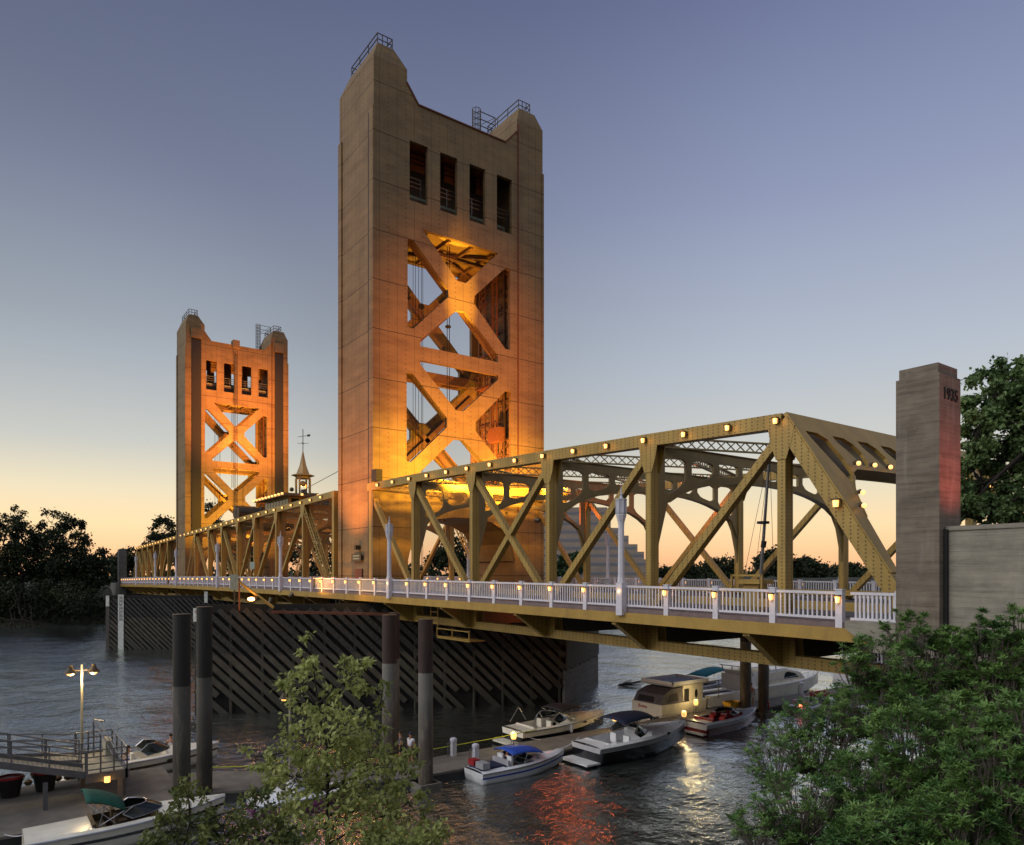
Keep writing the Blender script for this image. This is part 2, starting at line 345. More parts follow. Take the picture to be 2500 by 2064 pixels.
def terrain(name, x0, x1, y0, y1, nx, ny, fz, mat):
    vs = []; fs = []
    for j in range(ny+1):
        for i in range(nx+1):
            x = x0+(x1-x0)*i/nx; y = y0+(y1-y0)*j/ny; vs.append((x, y, fz(x, y)))
    for j in range(ny):
        for i in range(nx):
            a = j*(nx+1)+i; fs.append((a, a+1, a+nx+2, a+nx+1))
    return MB().add(vs, fs).build(name, mat, kind='structure', smooth=True)
def farz(x, y):
    e = -183+6*math.sin(y*.021)+3*math.sin(y*.083)-max(0, (y-60))*.06
    d = e-x
    return max(-1.5, min(8.0, d*.32-.2))+.5*math.sin(x*.4+y*.23)*math.sin(y*.31)
terrain('far_bank', -900, -170, -500, 1600, 150, 260, farz, M['soilfar'])
def nearz(x, y):
    d = -x*math.sin(AZ)+y*math.cos(AZ)      # distance ahead of the camera
    return max(-2, 9.2-.37*max(0, d-.6), min(8.6, (x+14.5+.5*max(0, y-50))*1.1-.3*max(0, 16-y), (10.2-.47*d) if y < 24.5 else 99))
terrain('near_bank', -45, 70, -60, 120, 140, 200, nearz, M['soil'])
# ------------------------------------------------------------------ bridge
YN, YF = 27.4, 46.0            # outer faces of the two trusses
YC = (YN+YF)/2
def zd(x): return 9.5-6.5e-5*(x+75)**2
POST0, PITCH = -25.3, 2.735
def rail_x(k): return POST0-k*PITCH
M['gussetm'] = M['gold']
def lamp_box(parent, name, p, s=.12, out=(0, -1, 0), mat='bulb'):
    o = Vector(out)
    g = MB().box(p[0]-s*.8, p[0]+s*.8, p[1]-s*.8, p[1]+s*.8, p[2]-s, p[2]+s*.8)
    return g
def chord_lamp(parent, p, s=.12, side=-1):
    c = MB().box(p[0]-s*1.25, p[0]+s*1.25, p[1]-s*.2*side*-1-s*.9, p[1]+s*.9, p[2]+s*.95, p[2]+s*1.5).box(p[0]-s*1.1, p[0]+s*1.1, p[1]+s*.9, p[1]+s*1.8, p[2]-s, p[2]+s*1.3).build('chord_lamp', M['capm'], parent)
    MB().cyl((p[0], p[1], p[2]-s*1.1), (p[0], p[1], p[2]+s*.95), s*.8, s*.95, 8).build('bulb', M['bulbw'], c)
def truss_side(root, Y0, Y1, nodes, xr, xl, zt, diags, ext, lattice_end=False, fr=None, mat='gold', near=True):
    """one truss plane between Y0 and Y1. nodes: x of verticals, right to left"""
    ym = (Y0+Y1)/2; b = abs(Y1-Y0)
    zb = lambda x: zd(x)-1.98
    m = MB()
    top = [x for x in nodes]
    if ext[0] is not None: top = [ext[0]]+top
    if ext[1] is not None: top = top+[ext[1]]
    for a, c in zip(top, top[1:]): m.bar((a, ym, zt(a)), (c, ym, zt(c)), .62, b)
    m.build('top_chord', M[mat], root)
    m = MB(); bx = ([xr] if xr is not None else [])+list(nodes)+([xl] if xl is not None else [])
    if ext[0] is not None and xr is None: bx = [ext[0]]+bx
    for a, c in zip(bx, bx[1:]): m.bar((a, ym, zb(a)), (c, ym, zb(c)), .5, b)
    m.build('bottom_chord', M[mat], root)
    for x in nodes:
        MB().box(x-.19, x+.19, Y0+.02, Y1-.02, zb(x)+.2, zt(x)-.25).build('vertical_post', M[mat], root)
        for yy0, yy1 in ((Y0-.015, Y0+.03), (Y1-.03, Y1+.015)):
            MB().prism([(x-.62, zt(x)-.28), (x+.62, zt(x)-.28), (x+.5, zt(x)-.95), (x+.24, zt(x)-1.65), (x-.24, zt(x)-1.65), (x-.5, zt(x)-.95)], lambda a, c, t: (a, t, c), yy0, yy1).build('gusset_plate', M[mat], root)
            MB().prism([(x-.7, zb(x)+.2), (x+.7, zb(x)+.2), (x+.55, zd(x)-.1), (x-.55, zd(x)-.1)], lambda a, c, t: (a, t, c), yy0, yy1).build('gusset_plate', M[mat], root)
    for a, c in diags:      # from top at a to bottom at c
        p0 = (a, ym, zt(a)-.45); p1 = (c, ym, zd(c)-.2)
        MB().bar(p0, p1, .36, b*.62+(.02 if a > c else 0)).build('diagonal', M[mat], root)
    for e, x in ((xr, nodes[0]), (xl, nodes[-1])):
        if e is None: continue
        if lattice_end:
            q = MB(); p0 = Vector((x, ym, zt(x)-.3)); p1 = Vector((e, ym, zd(e)-.1)); d = (p1-p0).normalized(); n = Vector((0, 1, 0)).cross(d)
            for yy in (Y0+.05, Y1-.05):
                for sgn in (-.26, .26): q.bar(p0+n*sgn+Vector((0, yy-ym, 0)), p1+n*sgn+Vector((0, yy-ym, 0)), .12, .06)
                k = int((p1-p0).length/.5)
                for i in range(k):
                    a_ = p0+d*(i*.5); b_ = p0+d*(i*.5+.5); o_ = Vector((0, yy-ym, 0))
                    q.bar(a_+n*.26+o_, b_-n*.26+o_, .07, .03); q.bar(a_-n*.26+o_, b_+n*.26+o_, .07, .03)
            q.build('end_post', M[mat], root)
        else:
            MB().bar((x, ym, zt(x)-.02), (e, ym, zd(e)-1.6), .62, b+.004).build('end_post', M[mat], root)
def sway_frame(root, x, ztop, mat='goldinner'):
    """arched frame across the road with flared posts between the arch and the strut"""
    y0, y1 = YN+.6, YF-.6; yc = (y0+y1)/2; hw = (y1-y0)/2
    def arch(y, off=0):
        t = abs(y-yc)/hw; return zd(x)+4.2+(ztop-1.35-zd(x)-4.2+off)*math.sqrt(max(0, 1-t**2.3)) if t < 1 else zd(x)+4.0
    n = 22; ys = [y0+(y1-y0)*i/n for i in range(n+1)]
    low = [(y, arch(y)) for y in ys]
    hi = [(y, arch(y)+.30+.9*max(0, abs(y-yc)/hw-.86)/.14) for y in ys]
    outer = [(y0, ztop+.1), (y1, ztop+.1), (y1, zd(x)+3.0)]+low[::-1]+[(y0, zd(x)+3.0)]
    outer = [(y0, ztop+.1), (y1, ztop+.1), (y1, zd(x)+2.4), (y1-.12, zd(x)+3.2)]+[p for p in low[::-1][1:-1]]+[(y0+.12, zd(x)+3.2), (y0, zd(x)+2.4)]
    holes = []
    cuts = [-.97, -.74, -.50, -.27, -.09, .09, .27, .50, .74, .97]; cuts = [-.96, -.72, -.46, -.22, 0, .22, .46, .72, .96]
    for a, b in zip(cuts, cuts[1:]):
        ya, yb = yc+hw*a+.22, yc+hw*b-.22; pts = []
        zt_ = ztop-.42; zl_ = lambda y: arch(y)+.34
        if zt_-zl_((ya+yb)/2) < .12: continue
        ra = min(.3, (yb-ya)*.3)
        for i in range(7):
            y = ya+(yb-ya)*i/6; f = abs(2*i/6-1)**4
            pts.append((y, min(zt_-.02, zl_(y)+f*.28*(1 if zt_-zl_(y) > .8 else .3))))
        for i in range(7):
            y = yb+(ya-yb)*i/6; f = abs(2*i/6-1)**4
            pts.append((y, zt_-f*.16*(1 if zt_-zl_(y) > .8 else .3)))
        if all(pts[i][1] <= pts[13-i][1]+.001 for i in range(7)): holes.append(pts)
    m = MB().plate(outer, holes, lambda a, b, t: (x+t, a, b), .16)
    for a, b in zip(low, low[1:]):
        if zd(x)+4.25 < a[1]: m.bar((x, a[0], a[1]), (x, b[0], b[1]), .05, .46, (1, 0, 0))
    m.box(x-.2, x+.2, y0, y1, ztop+.1, ztop+.14)
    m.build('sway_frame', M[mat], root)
def lattice(m, p0, p1, h=.45, up=(0, 0, 1), step=.55):
    p0 = Vector(p0); p1 = Vector(p1); up = Vector(up); d = p1-p0; k = max(2, int(d.length/step)); sd = d.normalized().cross(up)
    m.bar(p0+up*h/2, p1+up*h/2, .07, .22, sd); m.bar(p0-up*h/2, p1-up*h/2, .07, .22, sd)
    for i in range(k):
        a = p0+d*(i/k); b = p0+d*((i+1)/k)
        m.bar(a+up*h/2, b-up*h/2, .05, .05, sd); m.bar(a-up*h/2, b+up*h/2, .05, .05, sd)
def top_bracing(root, nodes, zt):
    for a, b in zip(nodes, nodes[1:]):
        m = MB(); y0, y1 = YN+.6, YF-.6; za, zb_ = zt(a)-.05, zt(b)-.05
        lattice(m, (a, y0, za), (b, y1, zb_), .5); lattice(m, (a, y1, za-.0), (b, y0, zb_-.0), .5)
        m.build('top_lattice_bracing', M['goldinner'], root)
def railing(root, xa, xb, Y, lamps=True, side=-1, light_n=0):
    """posts and baluster panels between xa (right) and xb (left)"""
    ks = [k for k in range(-4, 60) if xb < rail_x(k) <= xa]
    k0 = ks[0]; out_ = -1 if side < 0 else 1
    for k in ks:
        x = rail_x(k); z = zd(x)
        if k % 9 == 0: pass
        p = MB().box(x-.13, x+.13, Y-.11, Y+.11, z-.32, z+1.13).box(x-.15, x+.15, Y-.13, Y+.13, z+1.13, z+1.17).build('railing_post', M['white'], root)
        if lamps:
            y = Y+out_*.2; s = .085 if x > -60 else .1
            MB().cyl((x, y, z+.68), (x, y, z+.90), s*.75, s, 8).build('bulb', M['bulb'], p)
            MB().box(x-s-.02, x+s+.02, y-s-.02, y+s+.03, z+.90, z+.96).build('lamp_cap', M['capm'], p)
        x2 = max(rail_x(k+1), xb) if k+1 in ks or True else xb
        m = MB(); x1 = x-.13; x2 = x2+.13; z2 = zd(x2)
        m.bar((x1, Y, z+1.03), (x2, Y, z2+1.03), .10, .13); m.bar((x1, Y, z+.12), (x2, Y, z2+.12), .09, .1)
        n = max(1, int((x1-x2)/.18)) if x > -90 else max(1, int((x1-x2)/.24))
        for i in range(1, n):
            xx = x1+(x2-x1)*i/n; zz = z+(z2-z)*i/n; m.box(xx-.028, xx+.028, Y-.025, Y+.025, zz+.16, zz+.985)
        m.build('baluster_panel', M['white'], root)
def deck(root, xa, xb, nodes, full=True):
    n = max(2, int((xa-xb)/6)); xs = [xa+(xb-xa)*i/n for i in range(n+1)]
    def strip(y0, y1, za, zb_):
        m = MB()
        for a, b in zip(xs, xs[1:]):
            m.add([(a, y0, zd(a)+zb_), (b, y0, zd(b)+zb_), (b, y1, zd(b)+zb_), (a, y1, zd(a)+zb_), (a, y0, zd(a)+za), (b, y0, zd(b)+za), (b, y1, zd(b)+za), (a, y1, zd(a)+za)],
                  [(0, 1, 2, 3), (4, 7, 6, 5), (0, 4, 5, 1), (3, 2, 6, 7)]+([(0, 3, 7, 4)] if a == xs[0] else [])+([(1, 5, 6, 2)] if b == xs[-1] else []))
        return m
    strip(YN+.7, YF-.7, -.06, -.42).build('road_deck', M['asphalt'], root)
    strip(YN+.72, YN+1.0, .55, .2).build('guard_beam', M['goldplain'], root)
    strip(YF-1.0, YF-.72, .55, .2).build('guard_beam', M['goldplain'], root)
    for y0, y1, f in ((24.95, 27.36, 24.95), (46.04, 48.5, 48.5)):
        strip(y0+.1, y1-.02, -.02, -.24).build('sidewalk_slab', M['sidewalk'], root)
        g = strip(f-.02 if f < 30 else f-.06, f+.06 if f < 30 else f+.02, -.22, -.68)
        for a, b in ((f-.08, f+.05),): pass
        s2 = strip(f-.1, f+.1, -.66, -.7); g.v, g.f, base = g.v+s2.v, g.f+[tuple(i+len(g.v) for i in q) for q in s2.f], 0
        g.build('fascia_girder', M['goldplain'], root)
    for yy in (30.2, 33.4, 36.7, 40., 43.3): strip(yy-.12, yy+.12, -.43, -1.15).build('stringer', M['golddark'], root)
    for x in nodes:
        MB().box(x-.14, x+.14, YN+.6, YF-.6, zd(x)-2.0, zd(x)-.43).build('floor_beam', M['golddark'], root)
        for ya, yb, s in ((25.0, YN-.02, 1), (48.4, YF+.02, -1)):
            m = MB(); z = zd(x)
            m.prism([(ya, z-.70), (yb, z-.70), (yb, z-2.1), (yb-s*.35, z-2.1)], lambda a, c, t: (t, a, c), x-.03, x+.03)
            m.bar((x, ya+.05*s, z-.75), (x, yb-.2*s, z-2.15), .09, .34, (1, 0, 0))
            m.box(x-.16, x+.16, min(ya, yb)+.02, max(ya, yb)-.02, z-.84, z-.71)
            m.build('sidewalk_bracket', M['gold'], root)
ZTN = lambda x: (17.45+(x+18.31)*(-.0335)-.00012*(x+18.3)**2) if x > -66 else 18.55+(x+69.6)*.0194
def topline(x):
    if x > -66: t = (-18.31-x)/41.; return 17.46+1.06*(1-(1-min(1, t))**1.6)
    return 18.55+(x+69.6)*.0192
# --- near approach span
near = empty('approach_truss_span', 'gold riveted truss span nearest the viewer, between the big tower and the 1935 pillar', 'bridge span', (-38, YC, 9))
NN = [-18.31, -25.92, -34.07, -42.48, -50.93]
DG = [(-18.31, -25.92), (-25.92, -34.07), (-34.07, -42.48), (-42.48, -34.07), (-50.93, -42.48), (-58.9, -50.93)]
for a, b in ((YN, YN+.6), (YF-.6, YF)):
    truss_side(near, a, b, NN, -11.9, None, topline, DG, (None, -59.2), near=(a == YN))
    MB().box(-58.9, -58.35, a+.02, b-.02, 7.2, topline(-58.5)-.2).build('vertical_post', M['gold'], near)
    MB().bar((-50.93, (a+b)/2, zd(-50)-1.98), (-59.2, (a+b)/2, zd(-58)-1.98), .5, .6).build('bottom_chord', M['gold'], near)
for x in NN[1:]: sway_frame(near, x, topline(x)-.32)
top_bracing(near, NN+[-58], topline)
deck(near, -11.5, -65.6, [-11.9]+NN+[-58.9])
railing(near, -13.9, -65.6, 25.1); railing(near, -13.9, -65.6, 48.4, True, 1)
for i in range(15):
    x = -18.65-2.8*i-.02*i; x = [-18.46, -20.92, -23.47, -26.1, -28.82, -31.53, -34.32, -37.13, -39.93, -42.76, -45.53, -48.38, -51.2, -54.03, -56.86, -59.1][i]
    chord_lamp(near, (x, YN-.2, topline(x)-.02), .10)
chord_lamp(near, (-15.75, YN-.2, 13.75), .125)
# portal at the near end, in the sloping plane of the end posts
def portal(root, xt, xe, ztop, zlow, lamps=True):
    k = (xe-xt)/(ztop-zlow); y0, y1 = YN+.05, YF-.05; yc = (y0+y1)/2; hw = (y1-y0)/2
    fn = lambda a, b, t: (xt+(ztop-b)*k+.33+t, a, b+t*.5)
    def arch(y):
        u = abs(y-yc)/hw
        if u > .93: return 11.0
        return 15.25+.25*(1-u*u) if u < .72 else 15.25-2.9*((u-.72)/.21)**2.2
    n = 40; low = [(y0+(y1-y0)*i/n, arch(y0+(y1-y0)*i/n)) for i in range(n+1)]
    low = [p for p in low if p[1] > 11.1]
    outer = [(y0, ztop+.28), (y1, ztop+.28), (y1, 11.0)]+[(y1-.55, 11.0)]+low[::-1]+[(y0+.55, 11.0), (y0, 11.0)]
    holes = []; c = y0+.55; wds = [2.0, 2.0, 2.0, 2.0]; 
    for i in range(4):
        a = y0+.55+i*2.05; lo = 14.75 if i == 0 else 15.62; hi = 16.95
        pts = [(a, hi), (a+.9, hi), (a+1.45, hi-.25), (a+1.72, (hi+lo)/2), (a+1.7, lo+.25), (a+1.35, lo), (a+1.0, lo+.02), (a+.45, (hi+lo)/2+.05), (a+.08, hi-.3)]
        holes.append(pts); holes.append([(2*yc-p, q) for p, q in pts][::-1])
    m = MB().plate(outer, holes, fn, .14)
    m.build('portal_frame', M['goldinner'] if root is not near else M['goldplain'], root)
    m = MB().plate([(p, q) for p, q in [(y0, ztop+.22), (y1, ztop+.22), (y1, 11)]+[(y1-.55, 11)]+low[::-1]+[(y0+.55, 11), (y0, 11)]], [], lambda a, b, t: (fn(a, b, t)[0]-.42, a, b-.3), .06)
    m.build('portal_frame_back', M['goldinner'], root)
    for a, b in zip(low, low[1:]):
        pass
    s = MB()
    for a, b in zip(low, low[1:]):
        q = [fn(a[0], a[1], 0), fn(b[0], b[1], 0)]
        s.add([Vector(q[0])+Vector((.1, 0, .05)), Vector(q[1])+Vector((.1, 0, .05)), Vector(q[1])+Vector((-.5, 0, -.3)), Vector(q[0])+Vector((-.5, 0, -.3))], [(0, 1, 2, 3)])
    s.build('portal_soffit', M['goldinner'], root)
    if lamps:
        for y in (y0+.62, y0+1.25, y0+2.6, y0+4.0, y0+5.4, y0+6.8, y1-1.25, y1-2.6, y1-4.0, y1-5.4):
            z = arch(y)+.22 if y != y0+.62 else 13.6; p = fn(y, z, .16)
            c = MB().cyl((p[0], p[1], p[2]), (p[0]+.14, p[1], p[2]+.07), .09, .07, 8).build('portal_lamp', M['capm'], root)
            MB().sph((p[0]+.22, p[1], p[2]-.02), .10, n=8, m=5).build('bulb', M['bulbw'], c)
portal(near, -18.31, -11.9, topline(-18.3)+.02, zd(-12)-1.6)
# underslung platform with small ladder beside the big tower
m = MB()
for z in (7.0, 6.45): m.bar((-46.2, 26.9, z), (-41.9, 26.9, z), .07, .07)
for x in (-46.2, -44.1, -41.9): m.bar((x, 26.9, 6.4), (x, 26.9, 7.1), .07, .07, (1, 0, 0))
m.box(-46.2, -41.9, 26.9, 28.2, 6.3, 6.38)
for z in (8.6, 8.2, 7.8, 7.4): m.bar((-46.6, 26.6, z), (-45.6, 26.6, z), .06, .06)
m.bar((-46.6, 26.6, 7.2), (-46.6, 26.6, 9.0), .06, .06, (1, 0, 0)); m.bar((-45.6, 26.6, 7.2), (-45.6, 26.6, 9.0), .06, .06, (1, 0, 0))
m.build('service_platform', M['goldplain'], near)
# --- lift span
lift = empty('lift_truss_span', 'gold movable truss span between the two bridge towers with a glazed cabin on top', 'bridge span', (-99.3, YC, 9))
LN = [-75.1, -83.7, -92.0, -99.3, -107.0, -114.3, -122.8]
DL = [(-75.1, -83.7), (-83.7, -92.0), (-92.0, -99.3), (-107.0, -99.3), (-114.3, -107.0), (-122.8, -114.3)]
for a, b in ((YN, YN+.6), (YF-.6, YF)):
    truss_side(lift, a, b, LN, -67.6, -129.4, topline, DL, (-66.6, -130.0), lattice_end=True)
for x in LN: sway_frame(lift, x, topline(x)-.32)
for x in (-66.9, ): 
    sway_frame(lift, x, topline(x)-.32)
    for a in (YN+.02, YF-.58): MB().box(x-.25, x+.25, a, a+.56, zd(x), topline(x)-.3).build('vertical_post', M['gold'], lift)
top_bracing(lift, LN, topline)
deck(lift, -65.62, -129.6, [-67.6]+LN+[-129])
railing(lift, -65.61, -129.6, 25.1); railing(lift, -65.61, -129.6, 48.4)
x = -69.6
for i in range(23):
    chord_lamp(lift, (x, YN-.2, topline(x)-.02), .10); x -= 2.83
# operator's cabin
m = MB().box(-105.4, -95.6, 33.0, 40.6, 18.9, 21.15).build('cabin_wall', M['goldplain'], lift)
MB().box(-107.0, -94.3, 31.9, 41.7, 21.15, 21.5).build('cabin_roof', M['tower'], lift)
MB().box(-106.6, -94.7, 32.3, 41.3, 21.5, 21.56).build('roof_covering', M['golddark'], lift)
for i in range(8):
    for j in range(3):
        x0 = -105.1+i*1.22
    MB().box(x0, x0+.95, 32.965, 32.995, 19.9, 20.95).build('cabin_window', M['glass'], lift)
for i in range(5): MB().box(-95.6, -95.565, 33.4+i*1.4, 34.4+i*1.4, 19.9, 20.95).build('cabin_window', M['glass'], lift)
for i in range(10): lamp_ = MB().box(-106.7+i*1.35, -106.45+i*1.35, 31.65, 31.88, 21.25, 21.5).build('cabin_roof_lamp', M['bulbw'], lift)
for i in range(4): MB().box(-94.28, -94.05, 34.2+i*2.2, 34.45+i*2.2, 21.25, 21.5).build('cabin_roof_lamp', M['bulbw'], lift)
m = MB()
for dx, dy in ((-.75, -.75), (.75, -.75), (.75, .75), (-.75, .75), (0, -.95), (0, .95)): m.box(-100.6+dx-.1, -100.6+dx+.1, 36.8+dy-.1, 36.8+dy+.1, 21.56, 24.3)
m.lathe((-100.6, 36.8, 0), [(1.0, 24.3), (1.05, 24.55), (1.6, 24.7), (1.6, 24.8), (.9, 24.95), (.45, 26.2), (.06, 28.2)], 8)
m.sph((-100.6, 36.8, 23.6), .42, n=10)
cup = m.build('bell_cupola', M['goldinner'], lift)
m = MB().cyl((-100.6, 36.8, 28.1), (-100.6, 36.8, 31.3), .05, n=6)
m.bar((-101.5, 36.4, 30.3), (-99.4, 37.3, 30.3), .06, .04); m.bar((-99.8, 37.14, 30.3), (-99.3, 37.35, 30.3), .3, .04)
m.bar((-101.2, 37.2, 29.3), (-100., 36.4, 29.3), .05, .04); m.bar((-101.1, 36.2, 29.3), (-100.1, 37.4, 29.3), .05, .04)
m.build('weather_vane', M['black'], cup)
MB().box(-103.2, -101.6, 38, 39.5, 21.56, 22.5).build('roof_vent_box', M['golddark'], lift)
MB().cyl((-98.2, 36, 21.56), (-98.2, 36, 22.5), .35).sph((-97.2, 34, 22.3), .3).build('roof_vent_pipe', M['golddark'], lift)
m = MB().cyl((-113.5, 31, 20.2), (-113.5, 34, 20.2), 1.0, n=16).cyl((-112, 31, 20.0), (-112, 34, 20.0), .9, n=16).box(-115, -110.5, 34, 39, 18.7, 20.9)
m.build('hoist_drum', M['golddark'], lift)
m = MB().bar((-129.5, 36.8, 22.), (-106, 36.8, 21.6), .05, .05); m.bar((-94, 34, 21.7), (-66, 34, 24.5), .05, .05); m.build('power_cable', M['black'], lift)
# --- far approach span
far = empty('approach_truss_span', 'small distant gold truss span beyond the farther tower, next to the far bank', 'bridge span', (-160, YC, 9))
FN = [-143.5, -150.2, -156.4, -162.9, -168.9, -175.3]
tf = lambda x: 17.2+(x+137)*.0215
for a, b in ((YN, YN+.6), (YF-.6, YF)):
    truss_side(far, a, b, FN, None, -181, tf, [(-143.5, -150.2), (-150.2, -156.4), (-162.9, -156.4), (-168.9, -162.9), (-175.3, -168.9)], (-136.4, None))
for x in FN: sway_frame(far, x, tf(x)-.32)
top_bracing(far, [-137]+FN, tf)
deck(far, -129.62, -181, FN); railing(far, -129.61, -181, 25.1); railing(far, -129.61, -181, 48.4)
x = -137.0
for i in range(15): chord_lamp(far, (x, YN-.2, tf(x)-.02), .10); x -= 2.75
# ------------------------------------------------------------------ towers
def tower(label, X0, s, far_t=False):
    """built round the near tower's own numbers: plane x=-58.2, y 27.5..46.2; scaled by s"""
    def T(x, y, z):
        z2 = 11+(z-11)*(s*1.014 if far_t else s) if z > 11 else z
        return (X0+(x+58.2)*s, 27.55+(y-27.5)*s if far_t else y+.05, z2)
    root = empty('lift_tower', label, 'bridge tower', T(-61.5, 36.8, 7.0))
    TM = M['tower']; ym = 36.45
    mir = lambda pl: [(2*ym-a, b) for a, b in pl][::-1]
    H = [[(a, 44.35), (b, 44.35), (b, 49.7), (a, 49.7)] for a, b in ((31.0, 32.85), (34.15, 36.0), (37.35, 39.15), (40.5, 42.3))]
    H += [[(32.33, 42.1), (36.0, 38.3), (36.95, 38.3), (40.7, 42.1)]]
    l1 = [(30.8, 40.8), (30.8, 32.95), (31.4, 32.95), (35.05, 36.6), (35.0, 37.3), (31.4, 40.85)]
    H += [l1, mir(l1)]
    H += [[(35.85, 35.5), (32.1, 32.05), (32.1, 31.5), (40.65, 31.5), (40.65, 32.1), (36.85, 35.6)]]
    H += [[(32.1, 30.2), (32.1, 29.85), (35.85, 26.2), (36.66, 26.2), (40.65, 29.8), (40.65, 30.2)]]
    l2 = [(30.7, 28.9), (30.7, 20.95), (31.15, 20.95), (34.87, 24.5), (34.87, 25.35), (31.3, 28.9)]
    H += [l2, mir(l2)]
    H += [[(35.7, 23.5), (32.1, 20.2), (32.1, 19.6), (40.8, 19.6), (40.8, 20.2), (36.6, 23.5)]]
    for yy in (29.9, 33.2, 36.9, 40.6): pass
    arch = [(30.85, 6.5), (30.85, 12.2), (31.3, 13.9), (32.3, 15.2), (33.8, 15.95), (35.6, 16.2), (38.0, 16.2), (39.8, 15.95), (41.3, 15.2), (42.3, 13.9), (42.75, 12.2), (42.75, 6.5)]
    outer = [(27.5, 6.5), (27.5, 55.9), (30.75, 55.9), (30.75, 54.7), (31.9, 53.1), (41.5, 53.1), (42.9, 54.7), (42.9, 55.9), (46.15, 55.9), (46.15, 6.5)]
    outer = outer[::-1]+arch
    for nm, x in (('front_face', -58.4), ('rear_face', -65.4)):
        m = MB().plate(outer, H, lambda a, b, t: (x+t, a, b), .4)
        m.build(nm, TM, root, T=T)
    for y0, y1 in ((27.52, 30.72), (42.95, 46.13)):
        m = MB()
        m.box(-65.2, -58.6, y0, y0+.25, 6.5, 55.9).box(-65.2, -58.6, y1-.25, y1, 6.5, 55.9 if y0 < 30 else 55.9)
        m.build('leg', TM, root, T=T)
        # corner pilasters and edge strips
        m = MB()
        for x0, x1 in ((-58.9, -58.12), (-65.68, -64.95)):
            ya, yb = (y0-.14, y0+.10) if y0 < 30 else (y1-.1, y1+.14)
            m.box(x0, x1, ya, yb, 6.5, 51.5)
        m.build('corner_strip', TM, root, T=T)
        m = MB().box(-59.25, -58.92, (y0-.06 if y0 < 30 else y1-.1), (y0+.1 if y0 < 30 else y1+.06), 6.5, 51.3); m.build('guide_groove', M['black'], root, T=T)
        # cap
        if y0 > 30: MB().box(-58.24, -58.1, 42.98, 43.1, 17, 55.5).build('seam_strip', M['rust'], root, T=T)
        a, b = y0-.02, y1+.02; i = .62
        v = [(-65.6, a, 55.9), (-58.2, a, 55.9), (-58.2, b, 55.9), (-65.6, b, 55.9), (-64.6, a+i, 57.55), (-58.75, a+i, 57.55), (-58.75, b-1.05 if y0 < 30 else b-i, 57.55), (-64.6, b-1.05 if y0 < 30 else b-i, 57.55)]
        MB().add(v, [(4, 5, 6, 7), (0, 1, 5, 4), (1, 2, 6, 5), (2, 3, 7, 6), (3, 0, 4, 7), (3, 2, 1, 0)]).build('leg_cap', TM, root, T=T)
        # roof rail
        m = MB(); c = [(-64.4, a+.7), (-58.9, a+.7), (-58.9, b-1.1), (-64.4, b-1.1)]
        for p, q in zip(c, c[1:]+c[:1]):
            for z in (58.0, 58.5): m.bar((*p, z), (*q, z), .07, .07)
            for k in range(3):
                t = k/3; m.cyl((p[0]+(q[0]-p[0])*t, p[1]+(q[1]-p[1])*t, 57.4), (p[0]+(q[0]-p[0])*t, p[1]+(q[1]-p[1])*t, 58.52), .045, n=5)
        m.build('roof_railing', M['golddark'], root, T=T)
    # caged ladder against the farther leg
    m = MB(); cx, cy = (-64.7, 42.4)
    for k in range(12):
        z = 53.2+k*.62; pts = [Vector((cx+.45*math.cos(t), cy+.45*math.sin(t), z)) for t in [i*math.pi/4 for i in range(9)]]; m.tube(pts, .035, 4)
    for t in range(0, 8, 1): m.cyl((cx+.45*math.cos(t*math.pi/4), cy+.45*math.sin(t*math.pi/4), 53.2), (cx+.45*math.cos(t*math.pi/4), cy+.45*math.sin(t*math.pi/4), 60.0), .04, n=4)
    for z in (58.5, 59.2, 60.0): m.bar((cx, cy+.4, z), (cx, cy+2.4, z), .07, .07, (1, 0, 0))
    m.bar((cx, cy+2.4, 57.4), (cx, cy+2.4, 60.0), .07, .07, (1, 0, 0)); m.bar((cx, cy+.4, 58.5), (cx, cy+2.4, 60.0), .05, .05, (1, 0, 0))
    m.build('ladder_cage', M['golddark'], root, T=T)
    # edge coping between the legs
    MB().box(-58.75, -58.08, 31.9, 41.5, 53.1, 53.22).bar((-58.42, 30.7, 54.75), (-58.42, 31.95, 53.1), .14, .6, (1, 0, 0)).bar((-58.42, 42.95, 54.75), (-58.42, 41.45, 53.1), .14, .6, (1, 0, 0)).build('coping', M['rust'] if not far_t else TM, root, T=T)
    # machine room inside the cross head
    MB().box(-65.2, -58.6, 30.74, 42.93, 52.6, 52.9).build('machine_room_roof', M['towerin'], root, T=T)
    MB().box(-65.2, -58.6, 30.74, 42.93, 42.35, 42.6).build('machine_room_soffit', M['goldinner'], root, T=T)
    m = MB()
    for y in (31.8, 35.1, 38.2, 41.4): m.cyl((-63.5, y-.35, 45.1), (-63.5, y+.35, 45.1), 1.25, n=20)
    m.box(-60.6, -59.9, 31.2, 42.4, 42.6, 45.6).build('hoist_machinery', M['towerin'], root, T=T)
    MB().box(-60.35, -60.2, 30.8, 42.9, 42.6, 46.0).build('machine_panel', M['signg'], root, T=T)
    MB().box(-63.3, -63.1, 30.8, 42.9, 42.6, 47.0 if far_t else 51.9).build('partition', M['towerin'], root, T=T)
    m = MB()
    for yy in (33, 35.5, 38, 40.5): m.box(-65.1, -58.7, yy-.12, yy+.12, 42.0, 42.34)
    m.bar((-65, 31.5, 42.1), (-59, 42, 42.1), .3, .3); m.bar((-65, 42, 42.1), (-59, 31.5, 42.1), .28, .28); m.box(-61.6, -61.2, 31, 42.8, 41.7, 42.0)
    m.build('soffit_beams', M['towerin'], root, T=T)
    m = MB()
    for z in (46.3, 46.7, 47.1): m.bar((-59.3, 30.8, z), (-59.3, 42.9, z), .07, .07)
